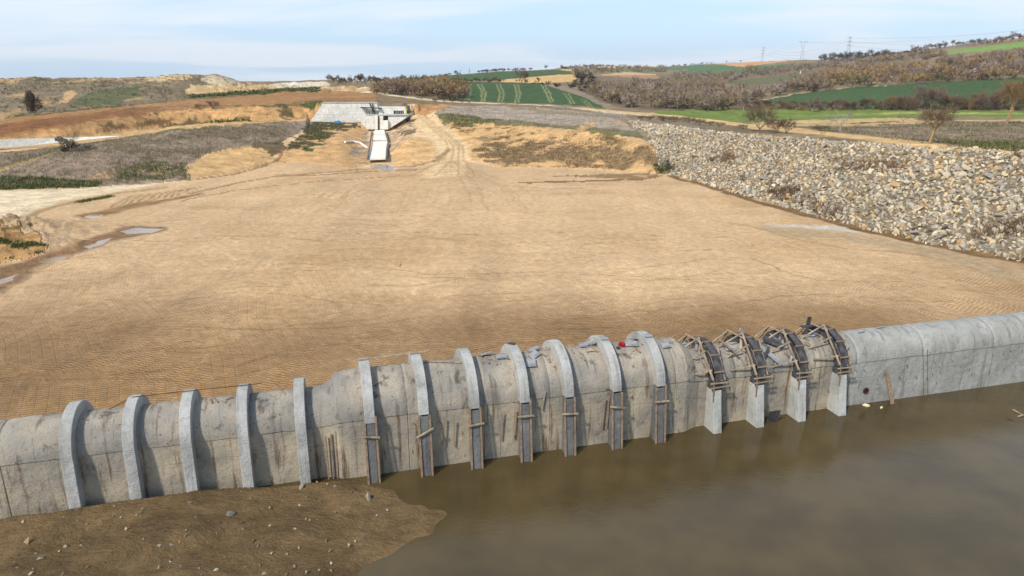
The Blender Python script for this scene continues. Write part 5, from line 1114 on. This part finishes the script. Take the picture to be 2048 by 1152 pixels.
# long poles across the rib crowns
def pole(pa, pb, label, ra=None, w=.09, name='timber_pole'):
    c = (pa + pb) / 2; q = MB(); q.beam(W(pa) - W(c), W(pb) - W(c), w, w * .7); o = q.build(name, M_TIMBER); o.location = W(c); tag(o, label, 'timber'); return o
zc_ = sect(0)[1] + sect(0)[0] + .5
pole(Vector((ribs[8 - 1] - .35, .1, zc_ + .05)), Vector((ribs[8] + .75, .35, zc_ + .07)), 'long pale pole laid across two ribs of the big vault')
stick((848, 722), (928, 727), 'long flat board lying on the vault between two ribs, below the long pole', .16, .035)
for i, (a_, b_) in enumerate([((962, 716), (967, 728)), ((971, 716), (978, 729)), ((984, 714), (993, 731)), ((1058, 706), (1086, 692)), ((1068, 703), (1092, 714)), ((1094, 712), (1099, 726)), ((1080, 699), (1098, 697)), ((1143, 691), (1147, 708)), ((1156, 710), (1168, 722)), ((1182, 680), (1194, 706)), ((1172, 705), (1192, 703)), ((1148, 694), (1140, 690)),
                               ((1270, 699), (1280, 706)), ((1282, 690), (1296, 688)), ((1253, 686), (1270, 682)), ((1096, 690), (1106, 700)), ((1378, 690), (1412, 706)), ((1350, 683), (1378, 690)), ((1450, 706), (1466, 712)), ((1482, 700), (1497, 708)), ((1598, 672), (1618, 682)), ((1610, 690), (1630, 700)), ((425, 796), (436, 806)), ((440, 800), (452, 806)), ((452, 802), (466, 796)), ((420, 800), (424, 808)), ((85, 833), (110, 827)),
                               ((1085, 782), (1090, 790)), ((878, 742), (884, 752)), ((766, 700), (768, 704))][:27]):
    stick(a_, b_, 'short pale timber offcut scattered on the crown of the culvert', rb.uniform(.05, .09), .04, rb.choice([M_TIMBER, M_TIMBER, M_TIMBER2]), 'timber_offcut', 'timber offcuts on the culvert', .06 + .03 * rb.random())
stick((1090, 782), (1082, 818), 'single pale stick leaning on the culvert wall between the fourth and fifth big ribs', .06, .05, M_TIMBER, lift=.09)
stick((1436, 694), (1468, 716), 'brown board leaning steeply between the first and second formworks', .14, .04, M_TIMBER2, lift=.5)
ppl = ['pale grey panel lying flat right of the third big rib', 'pale grey panel overlapping its edge, a little lower right of the third big rib', 'grey panel below the loose sticks, right of the fourth big rib', 'tilted grey panel right of the fourth big rib', 'grey panel leaning on the crown left of the fifth big rib', 'light grey panel beside the sixth big rib', 'blue-grey panel in the middle of the crown before the sixth big rib', 'grey panel right of the red bundle', 'second grey panel right of the red bundle, nearer the seventh big rib', 'small grey panel right of the seventh big rib', 'grey panel among the sticks behind the first formwork', 'grey panel between the first and second formworks']
for i, (px, py, w_, h_, an) in enumerate([(975, 709, .75, .5, 5), (1003, 716, .6, .45, -6), (1060, 728, .6, .5, -4), (1068, 712, .6, .45, 35), (1072, 698, .8, .4, 25), (1180, 688, .9, .5, -8), (1166, 694, .5, .4, 4), (1262, 690, .75, .5, -10), (1272, 681, .7, .4, 5), (1330, 693, .45, .4, -3), (1372, 686, .8, .4, 20), (1462, 698, .7, .5, -18)]):
    panel(px, py, w_, h_, an, ppl[i], M_PLY, 'formwork_panel', 'grey formwork panels on the culvert', .07, (rb.uniform(-8, 8), rb.uniform(-10, 10)))
panel(1543, 690, 1.25, .5, -38, 'large black panel lying aslant between the second and third formworks', M_FORM, 'dark_panel', None, .22, (0, 8))
panel(1540, 712, 1.5, .32, -50, 'long grey board lying below the large black panel', M_PLY, 'board', None, .10, ribs_=False, cat='board')
panel(1031, 690, .5, .25, -60, 'dark panel hanging over the crown of the fourth big rib', M_FORM, 'dark_panel', None, .62, (0, 0))
panel(1213, 668, .45, .3, 0, 'blue-grey panel resting on the crown of the sixth big rib', M_PLY, 'formwork_panel', None, .60, (0, 0), False)
panel(1298, 661, .45, .3, 0, 'pale bucket-like form box on the crown of the seventh big rib', M_PLY, 'form_box', None, .62, (0, 0), False)
panel(1722, 665, .5, .16, 10, 'short blue-grey board on the bare right-hand vault', M_PLY, 'board', None, .05, ribs_=False, cat='board')
panel(1760, 657, .7, .10, 4, 'thin blue-grey board near the crown of the bare right-hand vault', M_PLY, 'board', None, .05, ribs_=False, cat='board')
def on_rib(o, k, ang, lift=.03, zrot=0):
    u = ribs[k]; Rr, zs = sect(u); t = R(ang); rr_ = Rr + .5 + lift; p = Vector((u, -rr_ * math.cos(t), zs + rr_ * math.sin(t))); n_ = Vector((0, -math.cos(t), math.sin(t)))
    y_ = n_.cross(Vector((1, 0, 0))); M = Mloc @ Matrix.Translation(p) @ Matrix((Vector((1, 0, 0)), -y_, n_)).transposed().to_4x4() @ Matrix.Rotation(R(zrot), 4, 'Z'); o.matrix_world = M
for nm_, k_, an_, zr_ in (('dark panel hanging', 10, 100, 65), ('blue-grey panel resting', 12, 84, 4), ('pale bucket-like', 13, 80, 0)):
    on_rib([x for x in bpy.data.objects if str(x.get('label', '')).startswith(nm_)][0], k_, an_, .03, zr_)
def blob(px, py, size, mat, label, name, cat, seed=1, lift=.08, pos=None, extra=None):
    r = random.Random(seed); bm = bmesh.new(); bmesh.ops.create_icosphere(bm, subdivisions=3, radius=1)
    for v in bm.verts:
        c = v.co; k = 1 + .28 * math.sin(c.x * 4.1 + seed) * math.cos(c.y * 5.3 + seed * 2) + .16 * math.sin(c.z * 9 + c.x * 7) + r.uniform(-.05, .05); v.co = Vector((c.x * k * size[0], c.y * k * size[1], max(-.4, c.z * k) * size[2]))
    me = bpy.data.meshes.new(name); bm.to_mesh(me); bm.free(); me.materials.append(mat); o = bpy.data.objects.new(name, me); col.objects.link(o)
    o.location = W(vhit(px, py, lift)[0]) if pos is None else pos; o.rotation_euler.z = seed; tag(o, label, cat); return o
M_RED = mat_noise('red_cloth', s2l((176, 28, 34)), s2l((110, 14, 22)), 6); M_BLUE = mat_noise('blue_plastic', s2l((110, 140, 172)), s2l((160, 178, 196)), 5); M_WHITE = mat_noise('white_litter', s2l((220, 214, 190)), s2l((188, 170, 120)), 7)
blob(1243, 692, (.20, .16, .16), M_RED, 'crumpled red cloth bundle on the crown of the culvert', 'red_bundle', 'cloth', 2)
blob(1236, 698, (.10, .09, .08), M_FORM, 'small black rag beside the red bundle', 'black_rag', 'cloth', 3)
blob(1486, 676, (.13, .04, .11), M_BLUE, 'blue plastic sheet caught on the second formwork', 'blue_sheet', 'plastic sheet', 4, .70)
blob(1626, 674, (.05, .12, .05), M_BLUE, 'blue plastic bottle lying left of the rightmost formwork', 'plastic_bottle', 'bottle', 5, .1)
# string line over the small ribs
def string(points, r_, name, label, cat, mat):
    q = MB(); c = points[0]
    for a_, b_ in zip(points[:-1], points[1:]): q.tube(Vector(a_) - Vector(c), Vector(b_) - Vector(c), r_, r_, 4, False)
    o = q.build(name, mat); o.location = c; tag(o, label, cat); return o
zr = sect(-20)[1] + sect(-20)[0] + .52
string([W(Vector((ribs[2] + 1.4, .1, zr - .5))), W(Vector((ribs[3], .1, zr))), W(Vector((ribs[4], .1, zr + .02))), W(Vector((ribs[5], .1, zr + .02))), W(Vector((ribs[5] + .9, .15, zr + .0)))], .02, 'steel_rod', 'thin dark rod laid over the crowns of three small ribs at the left', 'rod', M_IRON)
# plank leaning on the wall, litter and boards in the water
a_ = W(on_wall(1775, 745, -1.52)); b_ = W(Vector((on_wall(1788, 805, -2.0).x, -2.0, -2.5)))
q = MB(); c = (a_ + b_) / 2; q.beam(a_ - c, b_ - c, .24, .05, up=(0, -1, .3)); o = q.build('plank', M_TIMBER2); o.location = c; tag(o, 'brown plank leaning upright against the bare culvert wall, foot in the water', 'plank')
def on_z(px, py, z): 
    a, t = ray(px, py); Y = (z - CAMZ) / t; return Vector((a * Y, Y, z))
blob(0, 0, (.20, .12, .10), M_WHITE, 'white and yellow litter floating at the foot of the wall under the pipe', 'litter', 'litter', 6, pos=on_z(1733, 811, -2.17))
blob(0, 0, (.16, .06, .05), M_WHITE, 'small white litter floating right of the larger one', 'litter', 'litter', 7, pos=on_z(1763, 815, -2.18))
for i, (p0, p1, lb) in enumerate([((2026, 819), (2046, 830), 'pale stick floating in the muddy water at the right edge'), ((2036, 833), (2060, 826), 'second pale stick crossing the first in the water at the right edge'), ((2015, 836), (2030, 839), 'short dark stick in the water at the right edge')]):
    a_ = on_z(*p0, -2.14); b_ = on_z(*p1, -2.14); c = (a_ + b_) / 2; q = MB(); q.beam(a_ - c, b_ - c, .07, .05); o = q.build('driftwood', M_TIMBER if i < 2 else M_FORM); o.location = c; tag(o, lb, 'stick')
q = MB(); q.box((0, 0, .35), (.75, .05, .9), Matrix.Rotation(.18, 3, 'X')); o = q.build('dark_panel', M_FORM); o.location = W(Vector((u_of_px(1500, 760) + .3, -2.15, -2.2))); o.rotation_euler.z = CA; tag(o, 'dark panel standing in the water against the wall left of the second buttress', 'panel')
# timber posts standing at the step between small and big vault
for i in range(3):
    p = W(Vector((U0 - .55 + i * .22, -1.62, -2.2))); q = MB(); q.beam((0, 0, 0), (.03 * i, .02, 2.35 + .12 * i), .06, .06); o = q.build('timber_post', M_TIMBER2); o.location = p
    tag(o, ['left', 'middle', 'right'][i] + ' of three brown timber posts where the big vault begins', 'post', 'timber posts at the vault step')
for i, (u_, a0, a1) in enumerate(((-4.1, -.3, -1.9), (-3.6, -.5, -2.0), (-1.1, -.4, -2.0), (-.4, -.3, -2.0), (4.6, -.25, -2.1), (4.85, -.25, -2.1), (5.1, -.3, -2.1), (5.3, -.3, -2.1))):
    Rr, zs = sect(u_); q = MB(); q.beam((0, 0, 0), (.05, -.05, a0 - a1), .05, .05); o = q.build('timber_batten', M_TIMBER2); o.location = W(Vector((u_, -(Rr + .06), a1 + zs - .1))); tag(o, 'thin brown batten standing against the stained wall of the big vault', 'batten', 'battens against the big vault wall')
# stake and stones on the fill
p = hit(800, 534); q = MB(); q.tube((0, 0, -.1), (.05, 0, .35), .03, .02, 5); q.tube((0, 0, .1), (.22, .1, .3), .02, .012, 4); q.tube((.02, 0, .05), (-.2, -.05, .12), .02, .01, 4); o = q.build('stake', M_FORM); o.location = p; tag(o, 'small dark twisted stake alone in the middle of the bare fill', 'stake')

# ------------------------------------------------------------------ intake structure at the head of the chute
def conc_panels(name, c1, c2, cst):
    m = concrete(name, c1, c2, cst, .8, .35, 1.5); nt = m.node_tree; g = G(nt); N = nt.nodes; L = nt.links
    b = nt.nodes['Principled BSDF']; src = b.inputs['Base Color'].links[0].from_socket
    pos = N.new('ShaderNodeTexCoord').outputs['Object']; sx = N.new('ShaderNodeSeparateXYZ'); L.new(pos, sx.inputs[0])
    cb = N.new('ShaderNodeCombineXYZ'); L.new(sx.outputs['X'], cb.inputs[0]); L.new(sx.outputs['Z'], cb.inputs[1])
    br = N.new('ShaderNodeTexBrick'); br.offset = .3; br.inputs['Scale'].default_value = 1.0; br.inputs['Brick Width'].default_value = 4.2; br.inputs['Row Height'].default_value = 1.9; br.inputs['Mortar Size'].default_value = .06
    br.inputs['Color1'].default_value = (1, 1, 1, 1); br.inputs['Color2'].default_value = (.90, .91, .92, 1); br.inputs['Mortar'].default_value = (.74, .72, .70, 1)
    L.new(cb.outputs[0], br.inputs['Vector']); mx = N.new('ShaderNodeMix'); mx.data_type = 'RGBA'; mx.blend_type = 'MULTIPLY'; mx.inputs['Factor'].default_value = 1; L.new(src, mx.inputs['A']); L.new(br.outputs['Color'], mx.inputs['B']); L.new(mx.outputs['Result'], b.inputs['Base Color'])
    return m
M_SPL = conc_panels('intake_concrete', T3(244, 240, 230), T3(230, 226, 216), T3(196, 186, 168))
M_SLAB = concrete('chute_slab', T3(252, 246, 234), T3(244, 234, 214), T3(214, 194, 162), .2, .25, 3)
M_STEEL = mat_noise('dark_steel', s2l((48, 50, 52)), s2l((72, 72, 72)), 2); M_YEL = mat_noise('yellow_panel', s2l((206, 180, 60)), s2l((180, 150, 60)), 3)
it = empty('spillway_intake', (-39, 222, 5)); tag(it, 'pale concrete intake with sloping wing wall at the head of the chute', 'intake structure')
def ip(px, py, Y): return Vector(P(px, py, Y)) - Vector((-39, 222, 5))
def pxprism(pts, Y, depth, name, mat, parent=None, dy=0): 
    q = MB(); q.prism([ip(px, py, Y) for px, py in pts], (0, depth, 0)); return q.build(name, mat, parent or it)
pxprism([(620, 243), (646, 206), (754, 206), (762, 247)], 219.6, 4.6, 'wing_wall', M_SPL)
q = MB(); a_, b_ = ip(645, 206, 219.5), ip(755, 206, 219.5); q.beam(a_ + Vector((0, .8, .1)), b_ + Vector((0, .8, .1)), 1.7, .28); q.build('coping', M_C_BUT, it)
wl = pxprism([(757.5, 213), (787, 213), (787, 246), (757.5, 246)], 218.6, 1.3, 'gate_wall', M_SPL)
pxprism([(787, 213), (811, 213), (811, 221), (787, 221)], 218.6, 1.3, 'lintel', M_SPL)
pxprism([(787, 231), (811, 231), (811, 246), (787, 246)], 218.6, 1.3, 'sill_wall', M_SPL)
pxprism([(808, 221), (811, 221), (811, 231), (808, 231)], 218.6, 1.3, 'jamb', M_SPL)
pxprism([(786, 220), (812, 220), (812, 232), (786, 232)], 221.2, .3, 'back_wall', M_C_DARK)
for k in range(4): 
    q = MB(); q.beam(ip(789 + k * 5, 231, 219.0), ip(794 + k * 4.2, 221.5, 219.0), .16, .16); q.build('strut', M_C_BUT, it)
n_ = 10; q = MB(); c0 = ip(816, 246, 219.8); q.tube(c0, c0 + Vector((0, 0, (246 - 213) * 221 / F)), .75, .75, 14); q.build('round_column', M_C_DARK, it)
pxprism([(810.5, 216), (813.5, 216), (813.5, 234), (810.5, 234)], 218.4, .12, 'yellow_panel', M_YEL)
q = MB(); q.beam(ip(812, 223.5, 219), ip(828, 223, 219.5), .5, .15); q.build('walkway_plate', M_STEEL, it)
q = MB(); q.beam(ip(722, 215, 218.8), ip(762, 216.5, 218.0), 1.2, .28); q.build('platform_beam', M_STEEL, it)
q = MB(); q.beam(ip(739, 206, 219.2), ip(748, 226, 218.4), .28, .2); q.beam(ip(744, 206, 219.2), ip(751, 230, 218.3), .2, .2); q.build('stair_rail', M_STEEL, it)
for a_ in (733, 738, 744): 
    q = MB(); q.beam(ip(a_, 222, 218.9), ip(a_ + 1.5, 233, 218.6), .16, .14); q.build('prop', M_STEEL, it)
# lower headwall with slots
pxprism([(718, 240), (735, 232), (749.5, 232), (749.5, 259), (734, 259)], 211, 9, 'headwall', M_SPL)
pxprism([(749.8, 231), (755, 231), (755, 259), (749.8, 259)], 210.2, 9.4, 'pier', M_SLAB)
pxprism([(755.2, 234), (758.6, 234), (758.6, 259), (755.2, 259)], 213.5, 5, 'gate_slot', M_C_DARK)
pxprism([(758.8, 231.5), (766, 231.5), (766, 259), (758.8, 259)], 211, 9, 'headwall', M_SPL)
pxprism([(766.2, 233), (773.5, 233), (773.5, 241), (766.2, 241)], 213, 6, 'niche', M_C_DARK)
pxprism([(766.2, 241), (776, 241), (776, 259), (766.2, 259)], 210.5, 9, 'pier', M_SLAB)
pxprism([(776.2, 231.5), (818, 230), (806, 240), (790, 250), (776.2, 259)], 211.4, 8.5, 'headwall', M_SPL)
q = MB(); q.beam(ip(730, 231.2, 211.5) + Vector((0, 2, 0)), ip(816, 229.6, 211.5) + Vector((0, 2, 0)), 5, .2); q.build('deck_slab', M_C_BUT, it)
M_TARP = mat_noise('blue_tarp', s2l((46, 104, 160)), s2l((86, 146, 196)), 3)
p = hit(675, 240, 100, 216); blob(0, 0, (1.0, .6, .5), M_TARP, 'blue tarpaulin heap on the bank below the wing wall', 'tarpaulin', 'tarpaulin', 3, pos=Vector(p) + Vector((0, 0, .2)))
# chute floor slabs
ch = empty('chute_floor', (-33, 175, 1)); tag(ch, 'white concrete floor slabs of the chute running down from the intake', 'chute')
def slab(pts, name='slab', th=.25):
    "pts: (px, py, z)"
    q = MB(); q.prism([Vector(Lp3(px, py, z)) - Vector((-33, 175, 1)) for px, py, z in pts], (0, 0, -th)); return q.build(name, M_SLAB, ch)
def Lp3(px, py, z):
    a, t = ray(px, py); Y = (z - CAMZ) / t; return (a * Y, Y, z)
slab([(737, 318, .75), (771, 317, .75), (772, 300, 1.15), (741, 300, 1.15)]); slab([(741.2, 299.6, 1.16), (772, 299.6, 1.16), (775, 281.5, 1.75), (745, 283, 1.75)])
slab([(746, 280, 1.95), (774, 279.5, 1.95), (772, 269, 2.35), (746, 270, 2.35)]); slab([(746.5, 269.4, 2.4), (772, 268.6, 2.4), (768, 259, 2.95), (750, 259, 2.95)])
for px0, py0, z0, px1, py1, z1 in ((735.5, 318, .7, 744, 262, 2.8), (772.5, 317, .7, 776.5, 283, 1.8), (775.5, 281, 1.9, 770, 262, 2.8)):
    q = MB(); q.beam(Vector(Lp3(px0, py0, z0 + .1)) - Vector((-33, 175, 1)), Vector(Lp3(px1, py1, z1 + .1)) - Vector((-33, 175, 1)), .25, .7); q.build('kerb', M_C_DARK, ch)
q = MB(); c = Vector(hit(721, 288)); ps = [Vector(hit(*p)) + Vector((0, 0, .25)) for p in ((690, 286), (706, 285), (721, 288), (735, 298))]
for a_, b_ in zip(ps[:-1], ps[1:]): q.tube(a_ - c, b_ - c, .28, .28, 8)
o = q.build('drain_pipe', M_SLAB); o.location = c; tag(o, 'pale bent drain pipe crossing the sandy slope left of the chute', 'pipe')
# lined canal on the left bench
cn = empty('concrete_canal', hit(110, 290, 60)); cb_ = Vector(cn.location); tag(cn, 'long white concrete canal lining on the bench at the far left', 'canal')
top = [(-250, 291), (-100, 284), (0, 279), (60, 277), (120, 275.5), (180, 273.5), (236, 271.5)]; bot = [(-250, 316), (-100, 305), (0, 296), (60, 291.5), (120, 285), (180, 279), (236, 272.8)]
for k in range(6):
    q = MB(); 
    def cp(p, b_): 
        Yb = 148 + max(0, p[0]) * .08; return Vector(P(p[0], p[1], Yb if b_ else Yb + 1.0)) - cb_
    g_ = .4
    a0, a1 = top[k], top[k + 1]; b0, b1 = bot[k], bot[k + 1]
    q.prism([cp(b0, 1), cp((b1[0] - g_, b1[1]), 1), cp((a1[0] - g_, a1[1]), 0), cp(a0, 0)], (0, .35, -.05)); q.build('lining_panel', M_SLAB, cn)
# ------------------------------------------------------------------ pylons and cables
M_GALV = mat_noise('galvanised_steel', s2l((150, 156, 164)), s2l((120, 126, 134)), 1)
def lattice(q, h, w0, w1, z0=0, t=.22, n=6):
    for k in range(n):
        za, zb = z0 + (h - z0) * k / n, z0 + (h - z0) * (k + 1) / n; wa, wb = w0 + (w1 - w0) * k / n, w0 + (w1 - w0) * (k + 1) / n
        for sx, sy in ((-1, -1), (1, -1), (1, 1), (-1, 1)):
            q.beam((sx * wa, sy * wa, za), (sx * wb, sy * wb, zb), t, t)
            nx, ny = -sy, sx
            q.beam((sx * wa, sy * wa, za), (nx * wb, ny * wb, zb), t * .6, t * .6)
def pylon(px, py, hpx, Y, kind, label, t=.22):
    p = P(px, py, Y); h = hpx / F * Y; o = empty('pylon', (p[0], p[1], p[2] - .8), R(-20)); tag(o, label, 'pylon'); q = MB(); tip = []
    if kind == 'arms':
        lattice(q, h, h * .075, h * .012, t=t); q.build('mast', M_GALV, o)
        for f_, wd in ((.93, .12), (.76, .15), (.58, .13)):
            q = MB(); z = h * f_
            for s in (-1, 1): q.beam((0, 0, z + h * .035), (s * h * wd, 0, z), t, t); q.beam((0, 0, z), (s * h * wd, 0, z), t, t); tip.append(Vector((s * h * wd, 0, z)))
            q.build('cross_arm', M_GALV, o)
    else:
        lattice(q, h * .55, h * .10, h * .03, t=t); q.build('mast', M_GALV, o)
        q = MB()
        for s in (-1, 1):
            for y_ in (-1, 1): q.beam((s * h * .02, y_ * h * .02, h * .55), (s * h * .10, y_ * h * .015, h * .95), t, t); q.beam((0, y_ * h * .02, h * .62), (s * h * .10, y_ * .3, h * .80), t * .7, t * .7)
        q.build('fork', M_GALV, o)
        q = MB(); q.beam((-h * .22, 0, h * .95), (h * .22, 0, h * .95), t * 1.6, t * 1.6); q.beam((-h * .13, 0, h * .95), (-h * .16, 0, h), t, t); q.beam((h * .13, 0, h * .95), (h * .16, 0, h), t, t); q.build('cross_arm', M_GALV, o)
        tip = [Vector((s * h * .2, 0, h * .94)) for s in (-1, 1)]
    M = Matrix.Translation(o.location) @ Matrix.Rotation(R(-20), 4, 'Z'); return [M @ x for x in tip]
tA = pylon(1524, 124, 28, 1350, 'arms', 'leftmost tall three-armed pylon behind the orange field', .30)
tB = pylon(1603, 122, 37, 1300, 'fork', 'fork-headed pylon in the middle of the tall three', .36)
tC = pylon(1695, 116, 40, 1150, 'arms', 'rightmost tall three-armed pylon rising out of skyline trees', .32)
tD = pylon(1405, 129, 6, 1500, 'fork', 'tiny fork-headed pylon far left of the orange field', .3)
tE = pylon(939, 151, 14, 1200, 'arms', 'small far pylon right of the dark little skyline tree', .2)
tF = pylon(974, 148, 10, 1500, 'arms', 'smallest far pylon above the short skyline hedge', .2)
tG = pylon(921, 150, 11, 1300, 'arms', 'faint far pylon just right of the dark little tree', .16)
def cable(a_, b_, sag, label, r_=.09):
    q = MB(); pr = None; a_ = Vector(a_); b_ = Vector(b_)
    for k in range(17):
        t = k / 16; p = a_.lerp(b_, t) - Vector((0, 0, sag * 4 * t * (1 - t))) - a_
        if pr is not None: q.tube(pr, p, r_, r_, 4, False)
        pr = p
    o = q.build('power_cable', M_GALV); o.location = a_; tag(o, label, 'cable', 'power cables between the pylons')
for i in range(6):
    cable(tA[i], tC[i], 14, 'thin sagging power cable between the two three-armed pylons', .06)
    e = P(2300, [22, 22, 60, 60, 90, 90][i] + (i % 2) * 3, 900); cable(tC[i], e, 10, 'thin power cable leaving the rightmost tall pylon to the right', .06)
for i in range(2):
    cable(tB[i], P(2300, 20 + 8 * i, 1000), 14, 'thin power cable leaving the fork-headed pylon to the right', .07); cable(tD[i], tB[i], 12, 'thin power cable leading left from the fork-headed pylon', .06)
# small pale marker on the far slope field
q = MB(); q.tube((0, 0, -.5), (0, 0, 3.0), .55, .35, 8); q.tube((0, 0, 3.0), (0, 0, 4.6), .42, .12, 8); o = q.build('white_marker', M_SLAB); o.location = hit(1600, 153, 380); tag(o, 'small white stone marker standing in the upper far green field', 'marker')

# stones and weeds on the muddy bank in front of the small vault
r = np.random.RandomState(31); vv = []; ff = []; b = 0; cc = []
for i in range(420):
    x = r.uniform(-26, 4); y = AX0 + AXS * x - r.uniform(2.0, 12); z = gz(x, y)
    if z < -2.15: continue
    pv, pf = ROCKP[i % 14]; sc = r.uniform(.03, .14) * (1 if r.rand() < .93 else 2.2); M_ = rot_rand(1, r)[0]; vv.append((pv * sc) @ M_.T + np.array([x, y, z + sc * .2])); ff.append(pf + b); b += len(pv); cc.append(np.repeat((rock_cols[r.randint(8)] * r.uniform(.5, .8))[None], len(pv), 0))
o = mesh_np('bank_stones', np.vstack(vv), np.vstack(ff), M_ROCK, colors=np.vstack(cc)); tag(o, 'small loose stones strewn over the muddy bank', 'stones', kind='stuff')
tufts('scrub', [(fh, 1700, .6, .16, [C_(120, 104, 84), C_(104, 92, 70), C_(84, 84, 52), C_(150, 132, 110)], 225, 420, (20, -.1))], 'low scrub and weeds over the far spoil hill', 9, cat='scrub')

# ------------------------------------------------------------------ air
q = MB(); q.box((0, 3000, 118), (17000, 6300, 244)); hz_m = bpy.data.materials.new('haze'); hz_m.use_nodes = True; hn = hz_m.node_tree; hn.nodes.remove(hn.nodes['Principled BSDF'])
pv = hn.nodes.new('ShaderNodeVolumePrincipled'); pv.inputs['Color'].default_value = (.96, .98, 1.0, 1); pv.inputs['Density'].default_value = 0.00009; pv.inputs['Anisotropy'].default_value = 0.3; hn.links.new(pv.outputs[0], hn.nodes['Material Output'].inputs['Volume'])
tag(q.build('haze', hz_m), 'thin pale daylight haze over the valley', kind='stuff')
